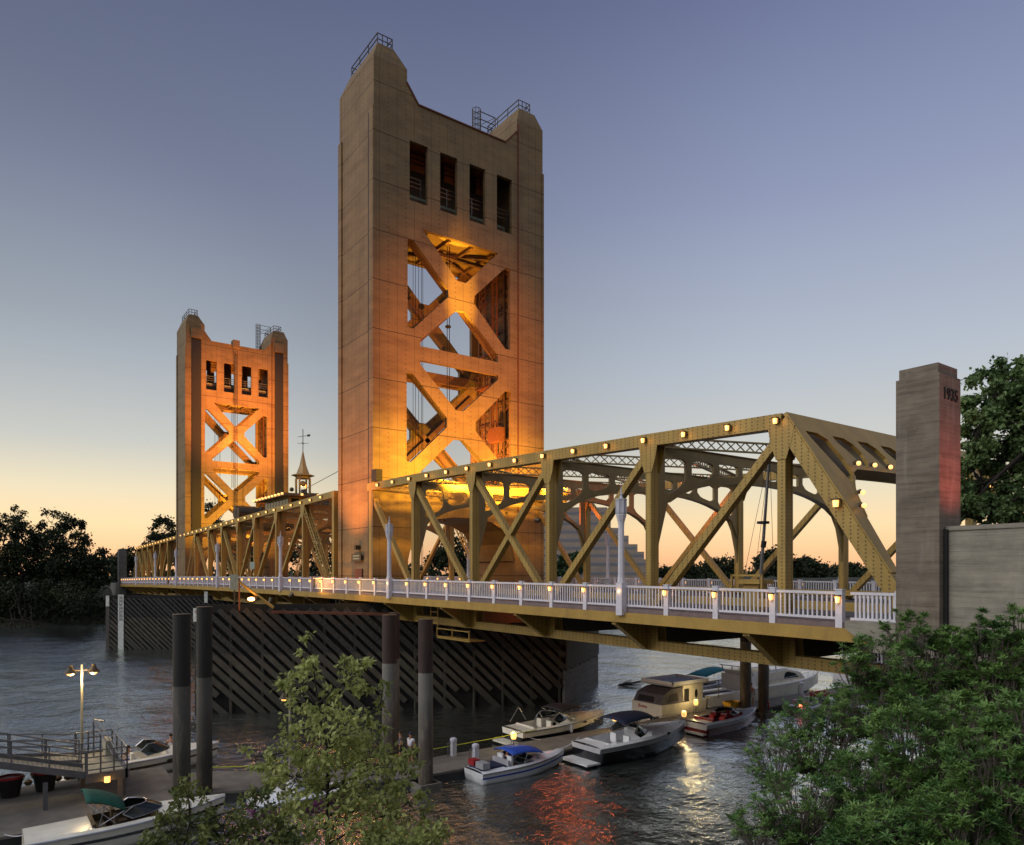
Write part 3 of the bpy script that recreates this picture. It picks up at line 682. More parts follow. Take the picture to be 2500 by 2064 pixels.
    for k in range(9): m.bar((-59.3, 31.3+k*1.4, 45.5), (-59.3, 31.3+k*1.4, 47.15), .07, .07, (1, 0, 0))
    m.build('inner_railing', M['alu'], root, T=T)
    # inner leg lattices, pipes, ladders seen through the openings
    m = MB()
    for y in (42.85,):
        for k in range(14):
            z = 17+k*1.85; m.box(-65.1, -58.7, y-.02, y+.05, z, z+.35)
            if k % 2 == 0: m.bar((-65, y, z+.3), (-59, y, z+3.6), .2, .08); 
        for x in (-64.8, -62.5, -60.2, -59.1): m.box(x-.12, x+.12, y-.12, y+.02, 15, 42.3)
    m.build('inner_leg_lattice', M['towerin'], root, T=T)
    m = MB(); 
    for x, y in ((-60.8, 42.3), (-61.5, 42.35)): m.cyl((x, y, 15), (x, y, 42), .09, n=6)
    for k in range(40): m.bar((-63.6, 42.35, 18+k*.6), (-63.0, 42.35, 18+k*.6), .05, .05)
    m.bar((-63.6, 42.35, 17.5), (-63.6, 42.35, 42), .06, .06, (1, 0, 0)); m.bar((-63.0, 42.35, 17.5), (-63.0, 42.35, 42), .06, .06, (1, 0, 0))
    m.box(-61.4, -59.6, 41.6, 42.5, 24.2, 25.6).box(-62.5, -59.2, 40.8, 42.8, 29.6, 29.75)
    for z in (30.3, 30.8): m.bar((-62.4, 40.8, z), (-59.2, 40.8, z), .05, .05)
    for x in (-62.4, -61.3, -60.3, -59.2): m.bar((x, 40.8, 29.7), (x, 40.8, 30.85), .05, .05, (1, 0, 0))
    m.build('inner_ladder', M['rust'], root, T=T)
    m = MB()
    for y in (33.4, 33.65, 34.0, 34.3, 34.45): m.cyl((-62, y, 10), (-62, y, 42.3), .025, n=4)
    for y in (36.1, 36.35): m.cyl((-60.2, y, 27), (-60.2, y, 42.3), .04, n=4)
    m.sph((-60.2, 36.2, 34.6), .3, .3, .15); m.build('hoist_cables', M['black'], root, T=T)
    # flanges giving the cross braces their depth
    m = MB()
    for p, q in (((31.1, 41.4), (40.9, 32.0)), ((41.8, 41.4), (32.0, 32.0)), ((31.1, 29.4), (40.9, 20.2)), ((41.8, 29.4), (32.0, 20.2))):
        for x in (-58.95, -64.85): m.bar((x, p[0], p[1]), (x, q[0], q[1]), .5, .5, (1, 0, 0))
    for x in (-58.95, -64.85): m.bar((x, 31.5, 30.85), (x, 41.4, 30.85), .9, .5, (1, 0, 0))
    half = len(m.v)//8//2
    for par in (0, 1):
        ms = MB()
        for k in range(len(m.v)//8):
            if k % 2 == par: ms.add(m.v[k*8:k*8+8], [(3,2,1,0),(4,5,6,7),(0,1,5,4),(1,2,6,5),(2,3,7,6),(3,0,4,7)])
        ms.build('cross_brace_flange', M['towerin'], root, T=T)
    # portal tunnel lining
    m = MB(); ar = arch[1:-1]
    for a, b in zip(ar, ar[1:]):
        m.add([(-58.6, *a), (-58.6, *b), (-65.2, *b), (-65.2, *a)], [(0, 1, 2, 3)])
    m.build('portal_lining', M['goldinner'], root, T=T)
    m = MB()
    for x in (-58.16, -65.64): m.box(x-.03, x+.03, 31.0, 42.6, 18.7, 19.0)
    for y, z in ((32.0, 17.9), (32.0, 16.9), (34.3, 17.7), (39.3, 17.7), (41.6, 17.9), (41.6, 16.9)): m.cyl((-58.22, y, z), (-58.1, y, z), .12, n=10)
    m.build('portal_trim', M['black'], root, T=T)
    # pier
    MB().box(-66.5, -57.3, 26.5, 47.2, -1, 6.5).build('pier', M['farconc'], root, T=T)
    if far_t:
        for y0, y1 in ((28.5, 30.1), (43.6, 45.2)):
            MB().box(-58.15, -57.95, y0, y1, 18.2, 53.2).build('guide_rail_slot', M['black'], root, T=T)
            MB().box(-58.15, -57.5, y0-.1, y1+.1, 53.2, 54.9).build('guide_hood', TM, root, T=T)
        MB().box(-58.9, -57.4, 35.6, 36.8, 52.6, 54.0).box(-58.3, -57.8, 35.8, 36.5, 51.6, 52.6).build('sheave_hood', TM, root, T=T)
        m = MB()
        for y in (35.9, 36.15, 36.45): m.cyl((-57.8, y, 19), (-57.8, y, 52), .04, n=4)
        m.build('lift_cables', M['black'], root, T=T)
    return root, T
t1, T1 = tower('tall beige steel tower nearest the viewer with cross braces and four dark windows', -58.2, 1.0)
t2, T2 = tower('smaller-looking orange-lit steel tower across the river at the far end of the lift span', -129.6, .915, True)
# sign, door and lamp bracket on the side of the near tower
MB().box(-62.3, -60.3, 27.3, 27.38, 12.05, 12.75).build('notice_board', M['golddark'], t1)
for z in (12.5, 12.25): MB().box(-62.0, -60.6, 27.29, 27.299, z, z+.12).build('lettering', M['signg'], t1)
MB().box(-61.9, -60.4, 27.45, 27.56, 9.5, 11.4).build('door', M['rust'], t1)
MB().box(-61.3, -60.9, 27.1, 27.5, 13.1, 13.5).build('wall_lamp', M['golddark'], t1)
MB().box(-58.1, -57.2, 27.3, 27.9, 18.9, 19.9).build('guide_roller_box', M['black'], t1)
# ------------------------------------------------------------------ flood lights
AMB = (1, .47, .03); ORA = (1, .31, .05); RED = (1, .22, .10)
def flood(name_parent, loc, tgt, e, col, size=60, fixture=True, rad=.2, blend=.8):
    if fixture:
        d = (Vector(tgt)-Vector(loc)).normalized(); p = Vector(loc)-d*.45
        MB().cyl(p-d*.35, p+d*.1, .16, .24, 10).build('floodlight', M['golddark'], name_parent)
    return light('SPOT', loc, e, col, name_parent, tgt, size, blend, rad)
flood(near, (-46.5, 36.8, 18.7), (-58.2, 36.4, 20.5), 25000, AMB, 85)
flood(near, (-48.5, 32.6, 18.8), (-58.2, 29.5, 18.5), 22000, AMB, 80)
flood(near, (-48.5, 41.0, 18.8), (-58.2, 43.5, 18.5), 20000, AMB, 80)
flood(near, (-51, 36.6, 18.9), (-58.2, 36.45, 36.9), 170000, AMB, 13, blend=1)
flood(near, (-36, 36.8, 18.2), (-58.2, 36.8, 29), 56000, ORA, 56)
flood(near, (-47.5, 36.8, 15.4), (-58.2, 36.8, 17), 4000, AMB, 110)
flood(t1, (-61.9, 36.8, 33.5), (-61.9, 36.8, 42.3), 4500, AMB, 75)
flood(t1, (-61.9, 36.8, 16.9), (-61.9, 36.8, 24), 5000, AMB, 120)
flood(t1, (-62, 37.5, 19.5), (-62, 42.8, 27), 11000, ORA, 110)
flood(t1, (-61.5, 20.0, 9.2), (-61.5, 27.5, 24), 34000, ORA, 62)
flood(t1, (-64.5, 23.0, 9.4), (-62, 27.5, 14), 1200, AMB, 110)
flood(lift, (-119.5, 36.8, 19.3), (-129.6, 36.5, 22), 15000, AMB, 120)
flood(lift, (-118.5, 32.0, 18.9), (-129.6, 29, 21), 7000, AMB, 80)
flood(lift, (-121, 36.8, 19.2), (-129.6, 36, 38.5), 110000, ORA, 36)
flood(lift, (-100, 36.8, 22.5), (-129.6, 36.8, 38), 200000, ORA, 45)
flood(t2, (-133, 36.8, 20), (-133, 36.8, 39), 40000, AMB, 100)
for xx in (-72, -84, -108, -120): light('POINT', (xx, 36.8, 15.8), 1100, ORA, lift, radius=.3)
for xx in (-145, -160): light('POINT', (xx, 36.8, 15.8), 900, ORA, far, radius=.3)
for xx in (-51, -37.5): light('POINT', (xx, 43.8, 16.4), 260, (1, .2, .06), near, radius=.3)
light('POINT', (-62, 24.3, 10.9), 130, (1, .3, .2), t1, radius=.3)
light('POINT', (-54.5, 23.6, 9.9), 120, AMB, t1, radius=.3)
# ------------------------------------------------------------------ pillar, wall, abutment
def text_mesh(name, txt, size, ext, mat, fn, parent, align='CENTER'):
    cu = bpy.data.curves.new('tmp', 'FONT'); cu.body = txt; cu.size = size; cu.extrude = ext; cu.offset = .003 if size > .4 else 0; cu.align_x = align; cu.align_y = 'CENTER'
    ob = bpy.data.objects.new('tmp', cu); me = bpy.data.meshes.new_from_object(ob)
    m = MB().add([fn(*v.co) for v in me.vertices], [tuple(p.vertices) for p in me.polygons])
    bpy.data.objects.remove(ob); return m.build(name, mat, parent)
py = empty('concrete_pillar', 'tall board-marked concrete pillar with 1935 near its top, at the near end of the bridge', 'pillar', (-11.45, 25.3, 8.7))
MB().box(-12.13, -10.77, 24.6, 26.1, 8.2, 17.38).build('shaft', M['conc'], py)
MB().box(-12.06, -10.84, 24.67, 26.03, 17.38, 17.72).build('cap_block', M['conc'], py)
text_mesh('date_numerals', '1935', .54, .03, M['ink'], lambda a, b, t: (-10.765+t, 25.35+a, 16.75+b), py)
wl = empty('concrete_wall', 'long pale board-marked concrete wall running right from the foot of the pillar', 'wall', (0, 25.2, 9))
MB().box(-10.72, 30, 25.0, 25.4, 8.6, 12.36).build('wall_panel', M['conc2'], wl)
MB().box(-10.74, 30, 24.96, 25.44, 12.36, 12.5).build('coping', M['conc2'], wl)
MB().box(-10.76, -10.66, 24.86, 24.99, 8.6, 12.4).build('drain_pipe', M['black'], wl)
ab = empty('bridge_abutment', 'concrete abutment and ledge under the near end of the white railing', 'abutment', (-8, 36, 0))
MB().box(-11.35, 30, 25.0, 48.4, -2, 9.0).build('abutment_block', M['conc2'], ab)
MB().prism([(-13.97, 9.32), (-12.2, 9.32), (-12.2, 8.5), (-13.0, 8.6), (-13.6, 8.78), (-13.97, 9.06)], lambda a, c, t: (a, t, c), 24.72, 27.3).build('ledge', M['conc2'], ab)
MB().box(-13.0, 30, 24.5, 24.98, 8.3, 8.75).build('ledge', M['conc2'], ab)
MB().box(-11.4, 30, 28.1, 45.3, 9.0, 9.2).build('approach_road', M['asphalt'], kind='structure')
m = MB()
z = zd(-13)
m.box(-13.95, -12.13, 25.04, 25.16, z+.98, z+1.08).box(-13.95, -12.13, 25.04, 25.16, z+.08, z+.17)
for i in range(11): m.box(-13.8+i*.15, -13.73+i*.15, 25.06, 25.14, z+.17, z+.98)
m.box(-12.36, -12.16, 24.98, 25.22, z-.1, z+1.14)
m.build('end_rail_panel', M['white'], near)
MB().cyl((-8.3, 25.2, 12.5), (-8.4, 25.2, 12.72), .09, .11, 8).build('floodlight', M['golddark'], wl)
light('SPOT', (-8.5, 25.2, 12.85), 420, (1, .17, .12), wl, (-10.77, 25.35, 14.8), 88, 1, .1)
# far pillar
fp = empty('far_bank_pillar', 'plain grey concrete pillar at the far bank end of the bridge', 'pillar', (-181, 25.3, 5))
MB().box(-182, -180.3, 24.6, 26.2, 0, 15.9).build('shaft', M['farconc'], fp)
MB().box(-181.9, -180.4, 24.7, 26.1, 15.9, 16.3).build('cap_block', M['farconc'], fp)
MB().box(-300, -181.02, 25.5, 48, 3.0, 8.7).build('far_approach_road', M['farconc'], kind='structure')
# ------------------------------------------------------------------ lamp posts, signs, barrier
def lamp_post():
    r = empty('street_lamp', 'white', 'street lamp')
    MB().box(-.2, .2, -.16, .16, -.35, 1.2).build('plinth', M['white'], r)
    MB().lathe((0, 0, 0), [(.2, 1.2), (.165, 1.5), (.15, 3.9), (.17, 4.1), (.27, 4.45), (.27, 4.5)], 8).build('post', M['white'], r)
    ln = MB().lathe((0, 0, 0), [(.24, 4.5), (.27, 4.55), (.27, 5.15), (.3, 5.17), (.3, 5.22), (.1, 5.26)], 8).build('lantern', M['lampwhite'], r)
    g = MB()
    for i in range(8): t = 2*math.pi*i/8; g.cyl((.275*math.cos(t+.39), .275*math.sin(t+.39), 4.52), (.275*math.cos(t+.39), .275*math.sin(t+.39), 5.18), .02, n=4)
    g.build('lantern_ribs', M['white'], ln)
    MB().lathe((0, 0, 0), [(.1, 5.26), (.06, 5.4), (.1, 5.45), (.05, 5.5), (.015, 5.85)], 6).build('finial', M['lampwhite'], r)
    return r
lp = lamp_post(); first = True
where = ['nearest the pillar, third white lamp column left of it on the near walkway', 'first', '']
LPN = [(-25.3, 'largest white lamp column, on the near railing of the closest truss'), (-49.9, 'white lamp column on the near railing just right of the big tower'),
       (-74.5, 'pink-lit lamp column on the near railing just left of the big tower'), (-99.1, 'pale lamp column on the near railing below the roof cabin'),
       (-123.7, 'pale lamp column on the near railing just right of the far tower'), (-140.6, 'pink-lit small lamp column just left of the far tower'), (-160, 'smallest white lamp column, near the far bank end of the railing')]
for x, lb in LPN:
    o = lp if first else copy_tree(lp); first = False
    o.location = (x, 24.9, zd(x)); o['label'] = lb; o['group'] = 'white lamp columns on the bridge railings'
for x, lb in [(-27.8, 'white lamp column on the far railing, seen through the last truss panel'), (-51.3, 'lamp column on the far railing in front of the stepped office block'), (-76.1, 'lamp column on the far railing seen just right of the big tower leg')]:
    o = copy_tree(lp); o.location = (x, 48.7, zd(x)); o['label'] = lb; o['group'] = 'white lamp columns on the bridge railings'
bg_ = empty('traffic_barrier', 'yellow barrier machine on the bridge deck with a tall raised striped boom', 'barrier', (-21, 29.4, 9.2))
m = MB().box(-21.5, -20.7, 29.2, 29.9, 9.1, 10.5).box(-21.7, -20.5, 29.0, 30.1, 10.5, 10.72); m.build('machine_box', M['goldplain'], bg_)
m = MB()
for x in (-21.95, -20.3):
    for y in (28.9,): m.bar((x, y, 9.1), (x, y, 10.95), .09, .09, (1, 0, 0))
m.bar((-21.95, 28.9, 10.9), (-20.3, 28.9, 10.9), .09, .09); m.build('guard_frame', M['yellow'] if False else M['goldplain'], bg_)
m = MB(); p0 = Vector((-20.8, 29.5, 10.6)); p1 = Vector((-20.25, 29.5, 17.2)); m.cyl(p0, p1, .085, .05, 8)
b_ = m.build('boom', M['alu'], bg_)
MB().box(-20.85, -20.45, 29.3, 29.7, 13.3, 13.42).cyl((-20.65, 29.5, 12.2), (-20.6, 29.5, 12.5), .12).build('boom_bracket', M['black'], b_)
m = MB(); 
for q in ((-21.7, 10.9), (-21.1, 10.9), (-20.1, 11.2)): m.cyl((q[0], 29.5, q[1]), (-20.3, 29.5, 16.6), .012, n=4)
m.build('stay_cables', M['black'], b_)
# ------------------------------------------------------------------ fenders
def fender(name, label, P0, P1, h, step, wd, extra=None, xdir=1):
    """wall from P0 to P1; diagonal planks falling towards P1"""
    P0 = Vector((*P0, 0)); P1 = Vector((*P1, 0)); d = (P1-P0); Ln = d.length; d.normalize(); n = Vector((d.y, -d.x, 0))
    root = empty(name, label, 'pier fender', (P0+P1)/2)
    def at(a, z, o=0): q = P0+d*a+n*o; return (q.x, q.y, z)
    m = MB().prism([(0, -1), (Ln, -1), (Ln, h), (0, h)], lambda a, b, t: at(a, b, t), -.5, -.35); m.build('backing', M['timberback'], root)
    m = MB(); k = -h-1.0
    while k < Ln:
        a0, z0, a1, z1 = k, h, k+(h+1), -.8
        a0 += random.uniform(-.09, .09); a1 += random.uniform(-.09, .09)
        if a0 < 0: z0 = h-(0-a0); a0 = 0
        if a1 > Ln: z1 = z1+(a1-Ln); a1 = Ln
        zb = random.choice([-.5, -.5, -.5, .6, 1.4]) if step > .8 else -.5
        if z1 < zb: a1 -= (zb-z1); z1 = zb
        if z0 > z1+.3: m.bar(at(a0, z0, -.06), at(a1, z1, -.06+random.uniform(-.05, .03)), wd*random.uniform(.8, 1.12), .22, n)
        k += step
    m.build('diagonal_planks', M['timber'], root, kind='stuff')
    m = MB(); k = .2
    while k < Ln: m.box(0, 0, 0, 0, 0, 0) if False else m.cyl(at(k, -1, -.22), at(k, h-.1, -.22), .13, n=6); k += 2.4
    m.build('post_row', M['timber'], root)
    MB().bar(at(0, h+.06, -.15), at(Ln, h+.06, -.15), .14, .7, (0, 0, 1)).build('top_beam', M['timberback'], root)
    return root, at, Ln
f1, at1, L1 = fender('tower_fender', 'big dark timber fender with diagonal planks around the foot of the nearest tower', (-60.6, 13.6), (-46.9, 39.6), 8.15, .98, .44)
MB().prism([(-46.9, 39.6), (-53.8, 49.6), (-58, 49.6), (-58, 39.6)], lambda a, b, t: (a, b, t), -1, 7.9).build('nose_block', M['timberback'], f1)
m = MB(); a = Vector((-46.82, 39.62, 0)); b = Vector((-53.72, 49.62, 0)); d = (b-a)/24; nn = Vector((d.y, -d.x, 0)).normalized()*.0
for i in range(24):
    p = a+d*i; q = a+d*(i+1)*1.0; 
    m.prism([(p.x, p.y), (q.x-d.x*.1, q.y-d.y*.1), (q.x-d.x*.1+.12, q.y-d.y*.1+.08), (p.x+.12, p.y+.08)], lambda u, v, t: (u, v, t), 2.9+random.uniform(-.1, .1), 7.95)
m.build('nose_boards', M['timberend'], f1)
MB().prism([(-46.75, 39.5), (-53.6, 49.6), (-53.9, 49.6), (-47.1, 39.5)], lambda u, v, t: (u, v, t), -.5, 2.9).build('nose_sheet', M['farconc'], f1)
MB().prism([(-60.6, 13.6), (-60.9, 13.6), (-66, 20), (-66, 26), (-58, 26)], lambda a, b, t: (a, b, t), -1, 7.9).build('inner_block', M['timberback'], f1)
m = MB(); random.seed(3)
for i in range(14):
    p = Vector((-51.5+i*.02, 50.2, .1)); m.cyl(p, p+Vector((random.uniform(-.8, 2.5), random.uniform(0, 3.2), random.uniform(-.1, .45))), .05, .02, 5)
tag(m.build('driftwood', M['wood']), 'tangle of dark driftwood caught at the nose of the big fender', 'driftwood')
f2, at2, L2 = fender('tower_fender', 'smaller-looking timber fender below the far tower with a white numbered gauge board', (-120.2, 14.8), (-108.5, 31.5), 7.4, .72, .33)
MB().prism([(-120.2, 14.8), (-120.7, 14.8), (-126, 20), (-126, 27), (-115, 27)], lambda a, b, t: (a, b, t), -1, 7.2).build('inner_block', M['timberback'], f2)
g = MB().prism([(1.75, .0), (2.55, .0), (2.55, 7.9), (1.75, 7.9)], lambda a, b, t: at2(a, b, t), .06, .12).build('gauge_board', M['signw'], f2)
for i, t_ in enumerate(['35', '33', '31', '29', '27', '25', '23']):
    text_mesh('gauge_numeral', t_, .52, .01, M['ink'], lambda a, b, t: at2(2.15+a, 7.45-i*.52+b, .135+t), g)
MB().prism([(.02, -.5), (.5, -.5), (.5, 7.6), (.02, 7.6)], lambda a, b, t: at2(a, b, t), .06, .1).build('end_board', M['timberend'], f2)
MB().prism([(.02, 6.2), (.5, 6.2), (.5, 7.75), (.02, 7.75)], lambda a, b, t: at2(a, b, t), .11, .15).build('end_sign', M['signw'], f2)
# navigation light and sign on the near fender
def atd(u, v, D): return AD(u, v, D)
nl = empty('navigation_light', 'orange-glowing lamp and slanting lit strut on a post on top of the big fender', 'light', (-57.0, 21.5, 8.1))
pA = atd(584, 1421, 56.8); pB = atd(668, 1484, 56.8); pC = atd(621, 1462, 56.8)
MB().bar((pA.x, pA.y, 8.1), (pA.x, pA.y, pA.z+.3), .1, .1, (1, 0, 0)).build('mast', M['rust'], nl)
MB().bar(pA, pB, .22, .12).build('strut', M['goldplain'], nl)
b_ = MB().sph(pC, .55, .3, .2).build('lamp_body', M['golddark'], nl)
MB().sph(pC+Vector((.2, -.3, -.02)), .42, .26, .15).build('lens', M['sodium'], b_)
light('POINT', (pC.x+.5, pC.y-.8, pC.z+.1), 45, AMB, nl, radius=.2)
MB().bar(pB+Vector((-.5, 0, -.35)), pB+Vector((5.5, 9, -.6)), .2, .2).build('pipe', M['rust'], nl)
def sign(name, label, u0, v0, u1, v1, D, zfoot, lines, mat='signw', ink='ink'):
    a = atd(u0, v1, D); b = atd(u1, v0, D); r = empty(name, label, 'sign', ((a.x+b.x)/2, (a.y+b.y)/2, zfoot))
    dx = Vector((b.x-a.x, b.y-a.y, 0)).normalized(); W = Vector((b.x-a.x, b.y-a.y, 0)).length; H_ = b.z-a.z; n = Vector((dx.y, -dx.x, 0)); c = (a+b)/2
    fn = lambda p, q, t: tuple(c+dx*p+Vector((0, 0, q))+n*t)
    MB().prism([(-W/2, -H_/2), (W/2, -H_/2), (W/2, H_/2), (-W/2, H_/2)], fn, 0, .04).build('board', M[mat], r)
    MB().prism([(-.05, zfoot-c.z), (.05, zfoot-c.z), (.05, H_/2), (-.05, H_/2)], fn, -.1, -.02).build('post', M['golddark'], r)
    k = len(lines)
    for i, t_ in enumerate(lines): text_mesh('lettering', t_, H_/k*.8, .006, M[ink], lambda p, q, t: fn(p, q+H_*(k/2-.5-i)/k, .05+t), r)
    return r, fn, W, H_
sign('channel_sign', 'pale green sign of four lines on a post in front of the railing', 562, 1403, 582, 1441, 57.5, 8.1, ['DANGER', 'KEEP', 'OFF', 'PIER'][:0]+['MAXIMUM', 'SPEED', 'NO WAKE', 'AREA'][:0], 'signg')
sign('channel_sign', 'small pale notice pair standing on the far fender below the deck', 499, 1445, 507, 1472, 100, 7.4, [], 'signw')
r_, fn_, W_, H_2 = sign('channel_sign', 'white board with a red ring hung beside the second steel pile', 472, 1485, 492, 1518, 50.5, 4, [], 'signw')
m = MB()
for i in range(16):
    a0, a1 = i*math.pi/8, (i+1)*math.pi/8; c0 = (.0, .22)
    m.bar(fn_(.13*math.cos(a0), .22+.13*math.sin(a0), .06), fn_(.13*math.cos(a1), .22+.13*math.sin(a1), .06), .035, .02)
m.build('ring_symbol', M['red'], r_)
sg = empty('hanging_sign', 'grey lettered board fixed to the lift span truss above the railing', 'sign', (-91, 27.2, 11.8))
MB().box(-92.6, -90.6, 27.1, 27.16, 11.5, 12.4).build('board', M['signg'], sg)
# ------------------------------------------------------------------ piles
def pile(label, x, y, r, top, mat, collar=False, bottom=-1):
    p = empty('steel_pile', label, 'pile', (x, y, 0), group='round steel mooring piles')
    MB().cyl((x, y, bottom), (x, y, top), r, n=20).build('shaft', M[mat], p, smooth=False)
    MB().cyl((x, y, top), (x, y, top+.05), r*1.03, r*1.03, 20).build('cap_plate', M['golddark'], p)
    for q in p.children[0].data.polygons: q.use_smooth = len(q.vertices) == 4
    if collar:
        m = MB()
        for a, b, c, d in ((-.62, .62, -.62, -.48), (-.62, .62, .48, .62), (-.62, -.48, -.48, .48), (.48, .62, -.48, .48)): m.box(x+a, x+b, y+c, y+d, -.1, .3)
        m.build('float_collar', M['dock'], p)
pile('dark steel pile with a pale lower half, leftmost of the left pair', -34.9, 7.25, .37, 9.15, 'pile')
pile('dark steel pile, right one of the left pair, behind the leaves', -37.2, 8.75, .36, 9.35, 'pile')
pile('rust-topped pile behind the foreground tree, left of the middle pair', *AZ0(951, 1873, 0).xy, .42, 8.6, 'pile2')
pile('rust-topped pale pile with a square float at its foot, right of the middle pair', -32.95, 18.5, .38, 8.6, 'pile2', True)
pile('thinner brown pile partly hidden behind the left middle pile', *AZ0(963, 1850, 0).xy, .3, 8.6, 'pile2')
pile('brown pile under the bridge, left of the pair beside the white yacht', -34.0, 46.4, .40, 7.3, 'pile2', True)
pile('brown pile under the bridge, right of the pair beside the white yacht', -34.2, 48.9, .40, 7.3, 'pile2', True)
# ------------------------------------------------------------------ docks and gangway
def dock(label, poly):
    d = empty('floating_dock', label, 'dock', (sum(p[0] for p in poly)/len(poly), sum(p[1] for p in poly)/len(poly), 0))
    MB().prism(poly, lambda a, b, t: (a, b, t), .38, .5).build('dock_top', M['dock'], d)
    cx = sum(p[0] for p in poly)/len(poly); cy = sum(p[1] for p in poly)/len(poly)
    MB().prism([(cx+(p[0]-cx)*.985, cy+(p[1]-cy)*.992) for p in poly], lambda a, b, t: (a, b, t), -.3, .38).build('float', M['dockside'], d)
    return d
dock('wide concrete dock under the gangway at the lower left', [(-43.3, -8), (-35.5, -8), (-35.5, 8.0), (-43.3, 8.0)])
dock('slanting concrete dock piece behind the foreground tree', [(-41.6, 8.05), (-37.2, 8.05), (-33.35, 17.95), (-36.4, 17.95)])
dock('long narrow concrete dock between the cruisers', [(-36.4, 18), (-33.35, 18), (-33.35, 38.3), (-36.4, 38.3)])
dock('far concrete dock beside the houseboat and the white yacht', [(-36.5, 38.35), (-34.6, 38.35), (-34.6, 84), (-37.0, 84)])
gw = empty('gangway', 'raised metal gangway with rails and a pale landing at the lower left', 'gangway', (-40.5, 4, .5))
def gang():
    zl = 1.75
    def zr(y): return zl+max(0, 3.95-y)*.30
    MB().box(-43.1, -38.35, 3.95, 5.55, zl-.04, zl+.02).build('landing_floor', M['grate'], gw)
    m = MB()
    m.box(-43.2, -43.05, 3.9, 5.6, zl-.32, zl+.1).box(-38.45, -38.25, 3.9, 5.6, zl-.32, zl+.1).box(-43.2, -38.25, 5.5, 5.68, zl-.32, zl+.1); m.build('landing_frame', M['alu'], gw)
    for x0, x1, kk in ((-40.2, -38.5, .30), (-43.0, -41.2, .12)):
        f = lambda y: zl+max(0, 3.95-y)*kk
        m = MB().add([(x0, 3.95, f(3.95)), (x1, 3.95, f(3.95)), (x1, -9, f(-9)), (x0, -9, f(-9))], [(0, 1, 2, 3)]); m.build('ramp_floor', M['grate'], gw)
        for i in range(0): pass
        m = MB()
        for x in (x0, x1): m.bar((x, 3.95, f(3.95)), (x, -9, f(-9)), .3, .1, (1, 0, 0))
        for i in range(70):
            y = 3.9-i*.18; m.box(x0, x1, y-.012, y+.012, f(y)+.005, f(y)+.03)
        m.build('ramp_frame', M['alu'], gw)
        for x in (x0, x1):
            r = MB()
            for hh in (1.1, .8, .5): r.cyl((x, 3.95, f(3.95)+hh), (x, -9, f(-9)+hh), .025 if hh < 1 else .035, n=5)
            for i in range(8):
                y = 3.9-i*1.4; r.cyl((x, y, f(y)), (x, y, f(y)+1.12), .035, n=5)
            r.build('ramp_rail', M['alu'], gw)
    for (a, b) in (((-38.35, 3.95), (-38.35, 5.58)), ((-43.1, 3.95), (-43.1, 5.58)), ((-43.1, 5.58), (-38.35, 5.58))):
        r = MB()
        for hh in (1.12, .82, .52, .25): r.cyl((*a, zl+hh), (*b, zl+hh), .03, n=5)
        for i in range(4):
            t = i/3; p = (a[0]+(b[0]-a[0])*t, a[1]+(b[1]-a[1])*t); r.cyl((*p, zl-.2), (*p, zl+1.14), .04, n=5)
        r.build('landing_rail', M['alu'], gw)
    for x, y in ((-38.4, 5.3), (-38.4, 2.35), (-43.0, 5.2), (-43.0, 4.1), (-40.6, 4.0), (-40.9, 4.0), (-38.9, 5.5)):
        MB().box(x-.09, x+.09, y-.09, y+.09, .5, zl-.05).build('support_leg', M['alu'], gw)
    m = MB().box(-42.0, -40.8, 5.0, 5.3, zl+.3, zl+1.0); m.build('notice_panel', M['grate'], gw)
    m = MB(); m.cyl((-41.5, 4.8, zl+1.9), (-39.6, 5.5, zl+.3), .03, n=5).cyl((-41.9, 4.6, zl+1.9), (-40.3, 5.3, zl+.3), .04, n=5).cyl((-41.9, 4.6, zl), (-41.9, 4.6, zl+1.95), .04, n=5).cyl((-41.9, 4.6, zl+1.9), (-41.3, 5, zl+1.9), .05, n=5); m.build('davit_frame', M['alu'], gw)
    l_ = MB().cyl((-38.25, 4.75, zl-.38), (-38.25, 4.75, zl-.12), .13, n=10).build('bulb', M['bulb'], gw)
    light('POINT', (-38.0, 4.75, zl-.5), 12, AMB, gw, radius=.1)
gang()
# tubs
for i, (x, y, lb) in enumerate([(-41.9, 2.55, 'dark tub with red rim under the gangway, nearest the support post'), (-41.7, 1.15, 'dark tub with red rim, middle of the three under the gangway'), (-41.5, -.25, 'dark tub with red rim cut by the left edge of the picture')]):
    if i == 0:
        t_ = empty('tub', lb, 'tub', (x, y, .5), group='dark tubs under the gangway')
        MB().lathe((x, y, .5), [(.38, 0), (.5, .75), (.5, .85)], 14).build('body', M['black'], t_)
        MB().lathe((x, y, .5), [(.51, .85), (.55, .87), (.55, .95), (.5, .96), (.44, .96), (.44, .9)], 14).build('rim', M['red'], t_)
        for s_ in (-1, 1):
            MB().tube([Vector((x, y+s_*.5, 1.25))+Vector((0, s_*.09*math.sin(q*math.pi/5), .22*math.sin(q*math.pi/5)-.02*q)) for q in range(6)], .035, 5).build('rope_handle', M['gel'], t_)
        t0_ = t_
    else:
        c = copy_tree(t0_); c.location = (x, y, .5); c['label'] = lb
m = MB()
for i in range(16): m.sph((-43.45, -1+i*.42, .62), .16, .19, .16, 8, 5)
tag(m.build('fender_string', M['capm']), 'row of dark and yellow round bumpers strung along the back edge of the left dock', 'bumpers', kind='stuff')
